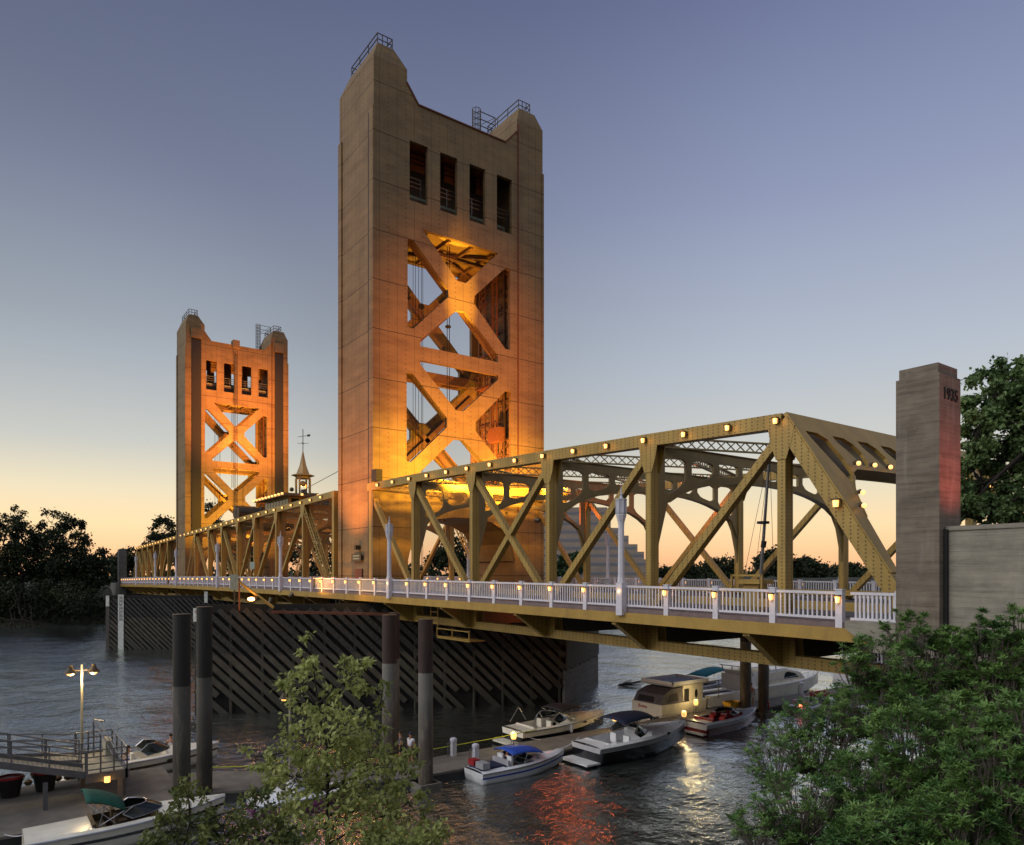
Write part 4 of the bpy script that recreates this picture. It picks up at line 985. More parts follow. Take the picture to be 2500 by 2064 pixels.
# double lamp by the gangway
dl = empty('dock_lamp', 'tall post lamp with two hooded heads standing above the gangway', 'lamp', (-43.5, 4.25, .5))
MB().cyl((-43.5, 4.25, .3), (-43.5, 4.25, 6.3), .075, .055, 10).build('post', M['grate'], dl)
for s_ in (-1, 1):
    h_ = MB().cyl((-43.5, 4.25, 6.0), (-43.4, 4.25+s_*.5, 6.05), .03, n=5).lathe((-43.4, 4.25+s_*.52, 5.9), [(.32, 0), (.2, .14), (.1, .3), (.1, .4)], 12).build('lamp_head', M['capm'], dl)
    MB().sph((-43.4, 4.25+s_*.52, 5.88), .18, .18, .12, 10, 6).build('bulb', M['bulbw'], h_)
light('POINT', (-43.1, 4.25, 5.6), 260, (1, .7, .32), dl, radius=.15)
dl2 = empty('dock_lamp', 'dock lamp half hidden in the foreground tree', 'lamp', tuple(AZ0(708, 1880, .5)))
q_ = AZ0(708, 1880, .5); MB().cyl(q_, (q_.x, q_.y, 4.5), .07, n=8).build('post', M['grate'], dl2)
h_ = MB().lathe((q_.x+.1, q_.y-.35, 4.35), [(.28, 0), (.15, .16), (.08, .3)], 12).build('lamp_head', M['capm'], dl2)
MB().sph((q_.x+.1, q_.y-.35, 4.32), .16, .16, .1).build('bulb', M['bulbw'], h_)
# pedestals on the docks
def pedestal(label, x, y, lit):
    r = empty('power_pedestal', label, 'dock pedestal', (x, y, .5), group='power pedestals on the docks')
    if lit:
        m = MB()
        for a, b in ((-.13, -.13), (.13, -.13), (.13, .13), (-.13, .13)): m.cyl((x+a, y+b, .5), (x+a*.7, y+b*.7, 1.12), .025, n=4)
        m.build('stand', M['alu'], r); MB().lathe((x, y, 1.12), [(.13, 0), (.17, .12), (.17, .3), (.12, .34)], 10).build('bulb', M['bulbw'], r)
        MB().lathe((x, y, 1.46), [(.19, 0), (.1, .07)], 10).build('cap', M['grate'], r)
        light('POINT', (x+.05, y-.1, 1.75), 60, (1, .72, .3), r, radius=.15)
    else:
        MB().box(x-.13, x+.13, y-.14, y+.14, .5, 1.35).lathe((x, y, 1.35), [(.2, 0), (.2, .14), (.12, .2)], 10).build('cabinet', M['white'], r)
        MB().tube([(x-.1, y-.3, .5), (x-.1, y-.32, 1.25), (x-.1, y-.14, 1.3)], .03, 5).build('hose', M['alu'], r)
pedestal('glowing pedestal lamp beside the swim deck of the cream cruiser', *AZ0(1254, 1830, .5).xy, True)
pedestal('glowing pedestal lamp behind the black-hulled cruiser', *AZ0(1501, 1783, .5).xy, True)
pedestal('glowing pedestal lamp at the dock tip left of the red runabout', *AZ0(1670, 1772, .5).xy, True)
pedestal('glowing pedestal lamp against the houseboat door', *AZ0(1699, 1742, .5).xy, True)
pedestal('unlit white pedestal left of the blue-topped runabout, at the back edge', *AZ0(1107, 1846, .5).xy, False)
pedestal('unlit white pedestal directly behind the stern of the blue-topped runabout', *AZ0(1161, 1862, .5).xy, False)
pedestal('unlit pedestal at the bow of the white yacht', *AZ0(1957, 1695, .5).xy, False)
m = MB(); pts = [Vector((-40.6, 9.8, .75)), Vector((-39, 13, .7)), Vector((-37, 17.5, .8)), Vector((-36.4, 20.5, .95)), Vector((-36.45, 25, 1.0)), Vector((-36.5, 28.5, 1.1))]
m.tube(pts, .03, 5); tag(m.build('mooring_rope', M['rope']), 'yellow-green rope strung along the back edge of the dock', 'rope')
# ------------------------------------------------------------------ boats
def boat(label, x, y, Lb, B, F, hull='gel', top='gel', deckm='gel', stripe=None, tb=.14, tf=.55, hc=.3, cock=True, rz=0., seats='gel', ws=.5, plat=.5, rail=False, split=.55, cat='boat', name='motor_boat', hatch=None, glassz=True):
    root = empty(name, label, cat, (x, y, 0), rz); W = world_of(root)
    T = lambda a, b, c: tuple(W @ Vector((a, b, c)))
    n = 16; st = []
    for i in range(n+1):
        t = i/n; w = B/2*(.88+.12*min(1, t/.35))*(1-max(0, (t-.38)/.62)**2.3); w = max(w, .03)
        sh = F*(.86+.30*t**1.6); kz = -.35+max(0, (t-.72)/.28)**2*(F*.95+.2); cz = -.02+F*.75*max(0, t-.35)**2; cw = w*(.86-.5*max(0, t-.5))
        yo = t*Lb; fl = max(0, t-.75)*.35
        st.append((t, w, sh, kz, cz, cw, yo, fl))
    def strip(idx, rows, nm, mat, close=None):
        m = MB(); vs = []; fs = []; k = len(rows[0])
        for r in rows: vs += r
        for i in range(len(rows)-1):
            for j in range(k-1): fs.append((i*k+j, i*k+j+1, (i+1)*k+j+1, (i+1)*k+j))
        if close: fs.append(tuple(range(k)))
        return m.add(vs, fs).build(nm, M[mat], root, True, T)
    def sec(s, f0, f1):
        t, w, sh, kz, cz, cw, yo, fl = s; o = []
        for q in range(4):
            f = f0+(f1-f0)*q/3; ww = cw+(w-cw)*f**.7; o.append((ww, yo+fl*f*1.0, cz+(sh-cz)*f))
        return o
    low = [[(-s[5], s[6], s[4]) for _ in [0]]+[(0, s[6]-.0, s[3])]+[(s[5], s[6], s[4])] for s in st]
    rows = []
    for s in st:
        r = sec(s, 0, split); rows.append([(-a, b, c) for a, b, c in r][::-1]+[(0, s[6], s[3])]+r)
    h = strip(0, rows, 'hull', hull, True)
    if stripe:
        rows = [];
        for sg in (-1, 1):
            strip(0, [[(sg*(a+.012), b, c) for a, b, c in sec(s, .52, .66)] for s in st], 'stripe', stripe)
    for sg in (-1, 1):
        strip(0, [[(sg*a, b, c) for a, b, c in sec(s, split, 1)] for s in st], 'topside', top)
    s0 = st[0]; r = sec(s0, split, 1); MB().add([(-a, b, c) for a, b, c in r]+[(a, b, c) for a, b, c in r[::-1]], [tuple(range(8))]).build('transom', M[top], root, False, T)
    # deck
    wi_ = lambda s: max(.01, s[1]-.2 if s[1] > .3 else s[1]*.5)
    fz = .3*F; m = MB(); rows = []
    for s in st:
        t, w, sh, kz, cz, cw, yo, fl = s; wi = wi_(s); y_ = yo+fl
        if tb < t < tf: mid = [(-wi, y_, sh+.1), (0, y_, sh+.1), (wi, y_, sh+.1)]
        rows.append((s, wi, y_))
    dm = MB(); bm_ = MB()
    for (s, wi, y_), (s2, wi2, y2) in zip(rows, rows[1:]):
        for sg in (-1, 1):
            dm.add([(sg*s[1], y_, s[2]), (sg*wi, y_, s[2]+.08), (sg*wi2, y2, s2[2]+.08), (sg*s2[1], y2, s2[2])], [(0, 1, 2, 3)])
        tm = (s[0]+s2[0])/2
        def crown(s_, f): t = s_[0]; u = max(0, (t-tf)/(1-tf)); return s_[2]+.08+(hc*(1-u**1.5)*(1-f*f) if t >= tf-.02 else .03*(1-f*f))
        if cock and tb < tm < tf:
            for sg in (-1, 1): bm_.add([(sg*wi, y_, s[2]+.08), (sg*wi, y_, fz), (sg*wi2, y2, fz), (sg*wi2, y2, s2[2]+.08)], [(0, 1, 2, 3)])
            bm_.add([(-wi, y_, fz), (wi, y_, fz), (wi2, y2, fz), (-wi2, y2, fz)], [(0, 1, 2, 3)])
        else:
            fr = (-1, -.66, -.33, 0, .33, .66, 1)
            for a, b in zip(fr, fr[1:]):
                dm.add([(a*wi, y_, crown(s, a)), (b*wi, y_, crown(s, b)), (b*wi2, y2, crown(s2, b)), (a*wi2, y2, crown(s2, a))], [(0, 1, 2, 3)])
    dm.build('deck', M[deckm], root, True, T)
    if cock:
        ya, yb = [r for r in rows if r[0][0] > tb-1e-6][0], [r for r in rows if r[0][0] >= tf-.001][0]
        for rr in (ya, yb): bm_.add([(-rr[1], rr[2], fz), (rr[1], rr[2], fz), (rr[1], rr[2], rr[0][2]+.1+(hc*.6 if rr is yb else 0)), (-rr[1], rr[2], rr[0][2]+.1+(hc*.6 if rr is yb else 0))], [(0, 1, 2, 3)])
        bm_.build('cockpit', M[seats], root, False, T)
    # rub rail
    for sg in (-1, 1):
        MB().tube([(sg*(s[1]+.01), s[6]+s[7], s[2]-.02) for s in st], .035, 5).build('rub_rail', M['steel'] if top != 'gelgrey' else M['gelwhite'], root, False, T)
    if plat: MB().box(-B*.42, B*.42, -plat, .05, .12*F, .12*F+.1).build('swim_platform', M[deckm], root, False, T)
    # windshield
    if ws:
        sf = min(st, key=lambda s: abs(s[0]-tf)); wi = wi_(sf); zb = sf[2]+.1; yf = sf[6]+sf[7]
        base = []; topc = []
        for i in range(9):
            a = -math.pi/2+math.pi*i/8; bx = wi*math.sin(a); by = yf-.95+1.35*math.cos(a)
            cz_ = zb+hc*max(0, math.cos(a))*.7; base.append((bx, by, cz_)); topc.append((bx*.86, by-.35-.35*math.cos(a), zb+ws+.0*math.cos(a)-(.55*ws if i in (0, 8) else 0)))
        vs = base+topc; g = MB().add(vs, [(i, i+1, 10+i, 9+i) for i in range(8)]).build('windshield', M['glass'], root, False, T)
        f_ = MB().tube(topc, .028, 5).tube(base, .02, 5)
        for i in (0, 3, 5, 8): f_.cyl(base[i], topc[i], .022, n=5)
        f_.build('windshield_frame', M['steel'], g, False, T)
    if cock:
        yc0 = tb*Lb; yc1 = tf*Lb
        for sx in (-1, 1):
            MB().box(sx*B*.2-.24, sx*B*.2+.24, yc1-1.45, yc1-.95, fz, fz+.42).box(sx*B*.2-.24, sx*B*.2+.24, yc1-1.55, yc1-1.42, fz+.4, fz+.95).build('seat', M[seats if seats != 'gelgrey' else 'gelwhite'], root, False, T)
        MB().box(-B*.36, B*.36, yc0+.1, yc0+.6, fz, fz+.42).box(-B*.36, B*.36, yc0+.02, yc0+.14, fz+.3, fz+.8).build('bench_seat', M[seats], root, False, T)
    if hatch: MB().add([(-B*.3, .05, F*.93), (B*.3, .05, F*.93), (B*.3, tb*Lb, F*1.02), (-B*.3, tb*Lb, F*1.02), (-B*.27, .15, F*1.12), (B*.27, .15, F*1.12), (B*.27, tb*Lb-.1, F*1.14), (-B*.27, tb*Lb-.1, F*1.14)], [(4, 5, 6, 7), (0, 1, 5, 4), (1, 2, 6, 5), (2, 3, 7, 6), (3, 0, 4, 7)]).build('sun_pad', M[hatch], root, False, T)
    if rail:
        r_ = MB(); 
        for sg in (-1, 1):
            pts = [(sg*s[1]*.93, s[6]+s[7]-.05, s[2]+.5) for s in st if s[0] > tf-.02]; r_.tube(pts, .02, 5)
            for p, s in zip(pts[::2], [s for s in st if s[0] > tf-.02][::2]): r_.cyl((p[0], p[1], s[2]), p, .015, n=4)
        r_.build('bow_rail', M['steel'], root, False, T)
    # cleats
    MB().box(-.03, .03, .1, .3, F*.9+.05, F*.9+.12).box(-.12, .12, Lb*.93, Lb*.93+.06, F*1.2+.06, F*1.2+.12).build('cleat', M['steel'], root, False, T) if False else None
    return root, T
def bimini(root, T, y0, y1, wd, z0, z1, mat, tilt=0., sag=.18):
    n = 8; m = MB(); vs = []
    for j in range(7):
        v = j/6
        for i in range(n+1):
            u = -1+2*i/n; vs.append((u*wd/2, y0+(y1-y0)*v, z1+tilt*(v-.5)-sag*abs(u)**2.5-.10*abs(2*v-1)**2))
    k = n+1; top = [(j*k+i, j*k+i+1, (j+1)*k+i+1, (j+1)*k+i) for j in range(6) for i in range(n)]
    b = len(vs); vs2 = [(a, c, d-.05) for a, c, d in vs]
    edge = [(i, i+1, b+i+1, b+i) for i in range(n)]+[(6*k+i, 6*k+i+1, b+6*k+i+1, b+6*k+i) for i in range(n)]+[(j*k, (j+1)*k, b+(j+1)*k, b+j*k) for j in range(6)]+[(j*k+n, (j+1)*k+n, b+(j+1)*k+n, b+j*k+n) for j in range(6)]
    m.add(vs+vs2, top+[tuple(q+b for q in f) for f in top]+edge); c = m.build('bimini_top', M[mat], root, True, T)
    f = MB(); ym = (y0+y1)/2
    for sg in (-1, 1):
        for yy, zz in ((y0, z1-sag-tilt/2-.1), (ym, z1-sag), (y1, z1-sag+tilt/2-.1)): f.cyl((sg*wd/2, ym+(.35 if yy < ym else -.25), z0), (sg*wd/2*.98, yy, zz), .02, n=5)
    f.build('bimini_frame', M['steel'], root, False, T)
b1, T_ = boat('cream runabout with black stripe and green folded canopy at the lower left corner', -33.9, 1.35, 7.4, 2.4, .95, 'gel', 'gel', 'gel', 'blackhull', .3, .62, .22, seats='capm', ws=.45, plat=.5)
bimini(b1, T_, 2.0, 3.4, 1.9, 1.0, 2.1, 'green', -.55, .25)
b2, T_ = boat('cream open boat with a green-tinted windshield moored behind the gangway', -44.75, 3.6, 7.6, 2.4, .95, 'gel', 'gel', 'gel', 'capm', .1, .6, .25, ws=.6, seats='gel')
MB().sph((1.08, 5.0, .7), .03, .3, .1).build('porthole', M['black'], b2, False, T_)
b3, T_ = boat('magenta and white jet boat behind the foreground tree', -34.2, 10.1, 5.4, 1.9, .5, 'pink', 'gelwhite', 'gelwhite', 'pink', .2, .62, .1, ws=.22, seats='gelwhite', plat=.0, hatch='gelwhite')
b4, T_ = boat('white and blue runabout with a bright blue canopy and two people aboard', -32.3, 21.0, 6.1, 2.05, .7, 'gelwhite', 'gelwhite', 'gelwhite', 'blue', .28, .58, .16, ws=.42, seats='gelgrey', plat=.0, hatch='navy')
bimini(b4, T_, 1.9, 4.0, 1.75, .8, 1.5, 'blue', -.15, .14)
MB().box(-.75, -.2, .15, .55, .78, 1.08).build('red_cooler', M['red'], b4, False, T_); MB().box(.05, .75, .1, .55, .78, 1.1).build('grey_cooler', M['gelgrey'], b4, False, T_)
b5, T_ = boat('cream cruiser with black lower hull lying behind the dock near the fender', -38.0, 27.7, 7.9, 2.6, 1.1, 'blackhull', 'gel', 'gel', None, .12, .52, .35, ws=.55, rail=True, plat=.8, split=.62)
bimini(b5, T_, 3.2, 5.0, 2.2, 1.2, 2.15, 'black', .1, .12)
for sg in (-1.1, 1.1): MB().tube([(sg, .6, 1.2), (sg, 1.3, 2.1), (sg, 1.9, 1.2)], .025, 5).build('canopy_hoop', M['steel'], b5, False, T_)
for k in (5.2, 6.1): MB().sph((1.17, k, 1.02), .03, .16, .07).build('porthole', M['black'], b5, False, T_)
b6, T_ = boat('large grey cruiser with glossy black lower hull and dark blue canopy', -31.75, 28.4, 8.5, 2.8, 1.2, 'blackhull', 'gelgrey', 'gelwhite', None, .1, .5, .4, ws=.6, rail=True, seats='gelwhite', plat=.95, split=.72)
bimini(b6, T_, 1.9, 4.5, 2.3, 1.4, 2.55, 'navy', .12, .2)
for k in (5.7, 7.0): MB().sph((1.2, k, 1.2), .03, .18, .08).build('porthole', M['black'], b6, False, T_)
b10, T_ = boat('open runabout with dark red hull and red and white seats', -32.9, 39.4, 6.6, 2.2, .95, 'redhull', 'gelgrey', 'gelgrey', 'redhull', .12, .6, .2, ws=.4, seats='redhull', plat=.35)
for sx in (-.45, .45): MB().box(sx-.2, sx+.2, 2.2, 2.6, .4, 1.0).build('red_seat', M['red'], b10, False, T_)
b11, T_ = boat('small low white speedboat with a red light, right of the piles', -33.2, 51.2, 7.2, 2.0, .6, 'gel', 'gelwhite', 'gelwhite', 'yellow', .15, .55, .12, ws=.28, seats='gelgrey', plat=.0)
MB().sph((.6, .15, .75), .13).build('stern_light', M['bulbred'], b11, False, T_)
# houseboat with canvas stern
b7 = empty('houseboat', 'boxy cream houseboat with grey canvas stern and flat roof deck', 'boat', (-38.6, 42.5, 0))
MB().prism([(-40.0, -.2), (-37.1, -.2), (-37.0, 1.25), (-40.1, 1.25)], lambda a, b, t: (a, t, b), 40.6, 45.6).build('hull', M['gel'], b7)
MB().cyl((-39.6, 40.2, 0), (-39.6, 45.6, 0), .4, n=12).build('pontoon', M['blackhull'], b7); MB().cyl((-37.5, 40.2, 0), (-37.5, 45.6, 0), .4, n=12).build('pontoon', M['blackhull'], b7)
MB().add([(-40.0, 40.65, 1.25), (-37.1, 40.65, 1.25), (-37.2, 41.0, 1.95), (-39.9, 41.0, 1.95), (-40.0, 43.1, 1.25), (-37.1, 43.1, 1.25), (-37.25, 43.1, 2.35), (-39.85, 43.1, 2.35), (-37.3, 41.9, 2.3), (-39.8, 41.9, 2.3)],
         [(0, 1, 2, 3), (3, 2, 8, 9), (9, 8, 6, 7), (1, 5, 6, 8, 2), (0, 3, 9, 7, 4), (4, 5, 6, 7)]).build('canvas_enclosure', M['greycan'], b7)
MB().add([(-39.6, 40.66, 1.35), (-37.9, 40.66, 1.35), (-38.0, 40.86, 1.75), (-39.55, 40.86, 1.75)], [(0, 1, 2, 3)]).add([(-37.08, 41.3, 1.4), (-37.08, 42.5, 1.4), (-37.2, 42.5, 2.0), (-37.15, 41.6, 1.9)], [(0, 1, 2, 3)]).build('canvas_window', M['black'], b7)
cb = MB().box(-39.9, -37.2, 43.12, 45.4, 1.25, 2.45).build('cabin', M['gel'], b7)
MB().box(-37.19, -37.15, 43.25, 43.75, 1.0, 2.2).build('door_opening', M['black'], cb); MB().sph((-37.17, 44.6, 1.75), .03, .17, .33, 10, 8).build('oval_window', M['black'], cb)
MB().box(-40.15, -36.95, 41.7, 47.4, 2.5, 2.62).build('roof_deck', M['gelgrey'], b7)
m = MB()
for (a, b, c, d) in ((-40.15, -36.95, 41.7, 41.78), (-40.15, -36.95, 45.7, 45.78), (-40.15, -40.07, 41.7, 45.7), (-37.03, -36.95, 41.7, 45.7)): m.box(a, b, c, d, 2.62, 2.85)
m.build('roof_coaming', M['gelwhite'], b7)
MB().box(-39.8, -37.3, 42, 45.5, 2.63, 2.68).build('roof_mat', M['pale'], b7)
MB().bar((-37.1, 47.2, 1.1), (-37.1, 47.2, 2.5), .06, .06, (1, 0, 0)).build('roof_post', M['steel'], b7)
m = MB()
text_mesh('name_lettering', 'Bonita', .36, .01, M['red'], lambda a, b, t: (-39.2+a+.25, 40.585-t, .95+b), b7)
bp_ = empty('pontoon_boat', 'low pontoon boat with cream padded benches between houseboat and yacht', 'boat', (-38.2, 48.6, 0))
MB().prism([(-39.5, .5), (-37.1, .5), (-37.1, 1.2), (-39.5, 1.2)], lambda a, b, t: (a, t, b), 45.9, 51.0).build('fence_panels', M['gel'], bp_)
for xx in (-39.2, -37.5): MB().cyl((xx, 45.9, .1), (xx, 51.2, .1), .32, n=10).build('pontoon', M['gelgrey'], bp_)
for xx in (-39.2, -37.4): MB().box(xx-.28, xx+.28, 46.2, 50.6, 1.2, 1.36).build('bench', M['gel'], bp_)
MB().box(-38.9, -37.7, 46.2, 50.6, 1.201, 1.22).build('well', M['black'], bp_)
# white motor yacht
b8, T_ = boat('large white motor yacht with a flybridge behind the bridge piles', -39.9, 53.2, 12.5, 3.9, 1.35, 'gel', 'gel', 'gel', None, .05, .08, .2, cock=False, ws=0, plat=.6, rail=True, name='motor_yacht')
MB().prism([(.4, 1.2), (8.2, 1.2), (7.2, 2.0), (5.6, 2.35), (.4, 2.2)], lambda a, b, t: T_(t, a, b), -1.55, 1.55).build('deckhouse', M['gel'], b8)
for s_ in (-1, 1): MB().prism([(4.6, 1.62), (6.9, 1.62), (6.3, 2.0), (5.2, 2.22), (4.8, 2.1)], lambda a, b, t: T_(t, a, b), s_*1.55, s_*1.575).build('side_window', M['glass'], b8)
MB().prism([(.3, 2.2), (4.6, 2.3), (5.6, 2.42), (4.4, 2.55), (.3, 2.5)], lambda a, b, t: T_(t, a, b), -1.5, 1.5).build('flybridge', M['gelwhite'], b8)
MB().box(-1.6, 1.6, -.3, 3.6, 2.9, 2.98).build('hard_top', M['gelwhite'], b8, False, T_)
m = MB()
for yy in (-.1, 1.2, 2.4, 3.4):
    for s_ in (-1.5, 1.5): m.bar((s_, yy+.25, 2.3), (s_, yy, 2.92), .07, .07, (1, 0, 0))
m.build('top_supports', M['gelwhite'], b8, False, T_)
MB().box(-1.58, 1.58, -.05, .5, .9, 2.2).build('stern_bulkhead', M['gelwhite'], b8, False, T_); MB().box(1.55, 1.6, 1.2, 2.0, 1.35, 1.75).build('side_window', M['glass'], b8, False, T_)
MB().sph((.5, 1.0, 3.08), .11).build('anchor_light', M['bulb'], b8, False, T_)
b9, T_ = boat('small boat with a teal canopy beyond the pontoon boat', -43.6, 50.6, 6.0, 2.3, 1.0, 'gelgrey', 'gelwhite', 'gelwhite', 'navy', .12, .55, .2, ws=.45, seats='gelgrey', plat=.4)
bimini(b9, T_, 1.4, 4.6, 2.1, 1.1, 2.2, 'teal', .5, .2)
b12 = empty('houseboat', 'distant white boat with railings and an orange awning, at the right end of the docks', 'boat', (-39.5, 78, 0))
MB().prism([(-42, -.2), (-38, -.2), (-38, 1.3), (-42, 1.3)], lambda a, b, t: (a, t, b), 72, 84).build('hull', M['gelwhite'], b12)
MB().box(-41.5, -38.6, 76, 83.5, 1.3, 3.0).build('cabin', M['blackhull'], b12); MB().box(-42, -38, 75.0, 84, 3.0, 3.15).build('roof', M['gelwhite'], b12)
m = MB()
for z in (1.7, 2.0): m.bar((-38.05, 72, z), (-38.05, 84, z), .05, .05); m.bar((-42, 72.05, z), (-38, 72.05, z), .05, .05)
for i in range(9): m.bar((-38.05, 72+i*1.5, 1.3), (-38.05, 72+i*1.5, 3.0), .06, .06, (1, 0, 0))
m.build('deck_rail', M['white'], b12)
MB().box(-41.8, -39.2, 72.2, 74.6, 2.85, 3.0).build('awning', M['orange'], b12)
tag(MB().bar((-36.9, 72.0, .4), (-36.9, 72.0, 4.2), .14, .14, (1, 0, 0)).box(-37.0, -36.8, 71.9, 72.1, 4.2, 4.3).build('dock_post', M['white']), 'plain white post near the far end of the docks', 'post')
# yellow cart and flowers on the dock
ct = empty('hand_cart', 'yellow shopping-style cart on the dock behind the red runabout', 'cart', (-35.9, 46.0, .5))
p_ = AZ0(1787, 1742, .5)
MB().add([(p_.x-.3, p_.y-.5, .95), (p_.x+.3, p_.y-.5, .95), (p_.x+.3, p_.y+.5, .95), (p_.x-.3, p_.y+.5, .95), (p_.x-.38, p_.y-.65, 1.4), (p_.x+.38, p_.y-.65, 1.4), (p_.x+.38, p_.y+.6, 1.4), (p_.x-.38, p_.y+.6, 1.4)], [(0, 1, 2, 3), (0, 1, 5, 4), (1, 2, 6, 5), (2, 3, 7, 6), (3, 0, 4, 7)]).build('basket', M['yellow'], ct)
m = MB()
for a, b in ((-.25, -.4), (.25, -.4), (.25, .4), (-.25, .4)): m.cyl((p_.x+a, p_.y+b, .6), (p_.x+a, p_.y+b, .95), .025, n=4)
m.build('frame', M['steel'], ct)
for a, b in ((-.25, -.4), (.25, -.4), (.25, .4), (-.25, .4)): MB().cyl((p_.x+a-.02, p_.y+b, .58), (p_.x+a+.02, p_.y+b, .58), .08, n=8).build('wheel', M['black'], ct)
q = AZ0(1996, 1712, .5); fl = empty('flower_planter', 'low planter of red flowers at the dock edge beside the shrubs', 'planter', q)
MB().box(q.x-.4, q.x+.4, q.y-1.0, q.y+1.0, .5, .85).build('box', M['farconc'], fl)
m = MB(); random.seed(5)
for i in range(60): m.sph((q.x+random.uniform(-.45, .45), q.y+random.uniform(-1.1, 1.1), .95+random.uniform(-.05, .3)), .09, n=5, m=3)
m.build('flowers', M['red'], fl, kind='stuff')
# ------------------------------------------------------------------ people
def skin_mesh(name, nodes, edges, mat, parent, sub=1):
    me = bpy.data.meshes.new('tmp'); me.from_pydata([n[0] for n in nodes], edges, [])
    ob = bpy.data.objects.new('tmp', me); COL.objects.link(ob); md = ob.modifiers.new('s', 'SKIN')
    if not me.skin_vertices: me.attributes.new('x', 'FLOAT', 'POINT')
    for v, n in zip(me.skin_vertices[0].data, nodes): v.radius = (n[1], n[1]) if not isinstance(n[1], tuple) else n[1]
    me.skin_vertices[0].data[0].use_root = True
    ob.modifiers.new('u', 'SUBSURF').levels = sub
    dg = bpy.context.evaluated_depsgraph_get(); m2 = bpy.data.meshes.new_from_object(ob.evaluated_get(dg))
    bpy.data.objects.remove(ob); m2.name = name; m2.materials.clear(); m2.materials.append(mat)
    for p in m2.polygons: p.use_smooth = True
    o = bpy.data.objects.new(name, m2); COL.objects.link(o)
    if parent: o.parent = parent
    return o
def person(label, loc, rz, pose, shirt, pants, hair='hair', cap=None, group=None):
    r = empty('person', label, 'person', loc, rz)
    if pose == 'sit':
        hz = .12; P = {'pel': (0, 0, hz), 'ch': (0, -.03, hz+.38), 'nk': (0, 0, hz+.54), 'hd': (0, .03, hz+.68), 'top': (0, .02, hz+.82)}
        legs = lambda s: [(s*.1, .02, hz), (s*.13, .44, hz+.06), (s*.13, .52, hz-.34), (s*.13, .66, hz-.38)]
        arms = lambda s: [(s*.19, -.03, hz+.47), (s*.25, .02, hz+.2), (s*.17, .25, hz+.12), (s*.15, .33, hz+.12)]
    else:
        hz = .92; P = {'pel': (0, 0, hz), 'ch': (0, 0, hz+.36), 'nk': (0, .01, hz+.54), 'hd': (0, .03, hz+.68), 'top': (0, .02, hz+.82)}
        legs = lambda s: [(s*.1, 0, hz-.04), (s*.12, .03, hz-.46), (s*.13, -.02, .07), (s*.14, .12, .04)]
        arms = (lambda s: [(s*.19, 0, hz+.47), (s*.26, -.04, hz+.18), (s*.2, .06, hz-.02), (s*.17, .1, hz-.03)]) if pose == 'hips' else (lambda s: [(s*.19, 0, hz+.47), (s*.25, -.02, hz+.2), (s*.26, .06, hz-.05), (s*.26, .09, hz-.13)])
    nodes = [(P['pel'], .135), (P['ch'], (.165, .12)), (P['nk'], .055), (P['hd'], (.085, .1)), (P['top'], .07)]; ed = [(0, 1), (1, 2), (2, 3), (3, 4)]
    for s in (-1, 1):
        i = len(nodes); L_ = legs(s); nodes += [(L_[0], .09), (L_[1], .065), (L_[2], .045), (L_[3], .035)]; ed += [(0, i), (i, i+1), (i+1, i+2), (i+2, i+3)]
        i = len(nodes); A_ = arms(s); nodes += [(A_[0], .055), (A_[1], .042), (A_[2], .032), (A_[3], .035)]; ed += [(1, i), (i, i+1), (i+1, i+2), (i+2, i+3)]
    skin_mesh('body', nodes, ed, M['skin'], r)
    W = world_of(r); T = lambda a, b, c: tuple(W @ Vector((a, b, c)))
    if shirt:
        n2 = [((0, P['pel'][1], P['pel'][2]+.02), .15), (P['ch'], (.185, .14)), ((0, P['nk'][1], P['nk'][2]-.06), .085)]; e2 = [(0, 1), (1, 2)]
        if shirt != 'shirtw' or pose != 'sit':
            for s in (-1, 1): i = len(n2); A_ = arms(s); mid = tuple((a+b)/2 for a, b in zip(A_[0], A_[1])); n2 += [(A_[0], .068), (mid, .06)]; e2 += [(1, i), (i, i+1)]
        skin_mesh('shirt', n2, e2, M[shirt], r)
    if pants:
        n3 = [(P['pel'], .15)]; e3 = []
        for s in (-1, 1): i = len(n3); L_ = legs(s); n3 += [(L_[0], .105), (tuple(a*.25+b*.75 for a, b in zip(L_[0], L_[1])), .085)]; e3 += [(0, i), (i, i+1)]
        skin_mesh('shorts', n3, e3, M[pants], r)
    h = P['hd']; t = P['top']
    MB().sph((h[0], h[1]-.02, h[2]+.09), .1, .115, .09, 10, 6).build('hair' if not cap else 'cap', M[cap or hair], r, True, T)
    MB().sph((h[0], h[1]+.11, h[2]-.01), .016, .025, .02, 6, 4).build('nose', M['skin'], r, True, T)
    return r
p = AY(316, 1848, 6.6)
person('person in a white tank top and blue shorts sitting in the boat behind the gangway', (-44.9, 6.6, .58), R(-80), 'sit', 'shirtw', 'cblue')
person('person in a white tank top sitting further right, at the bow behind the left piles', (-44.9, 8.75, .95), R(70), 'sit', 'shirtw', 'shirtd')
person('person in dark clothes sitting in the stern of the blue-topped runabout', (-32.2, 23.1, .5), R(-60), 'sit', 'shirtd', 'shirtd')
person('person in a pale blue shirt sitting under the blue canopy', (-32.2, 24.2, .5), R(0), 'sit', 'pale', 'shirtd')
person('person in a white shirt and dark cap standing on the dock beside the middle piles', tuple(AZ0(1003, 1866, .5)), R(200), 'hips', 'shirtw', 'shirtd', cap='navy')
person('bareheaded person standing by the left middle pile beside the white-shirted one', tuple(AZ0(978, 1862, .5)), R(150), 'stand', 'greycan', 'shirtd')
person('shirtless person in pale shorts standing on the dock between the two brown piles', tuple(AZ0(1834, 1722, .5)), R(20), 'stand', None, 'pale')
q = AZ0(1874, 1733, .5); person('person in a red shirt sitting on the dock right of the brown piles', (q.x, q.y, .55), R(120), 'sit', 'red', 'red')
person('person in a white shirt walking on the far walkway behind the railing', (-48.0, 47.2, zd(-48)), R(90), 'stand', 'shirtw', 'shirtd')
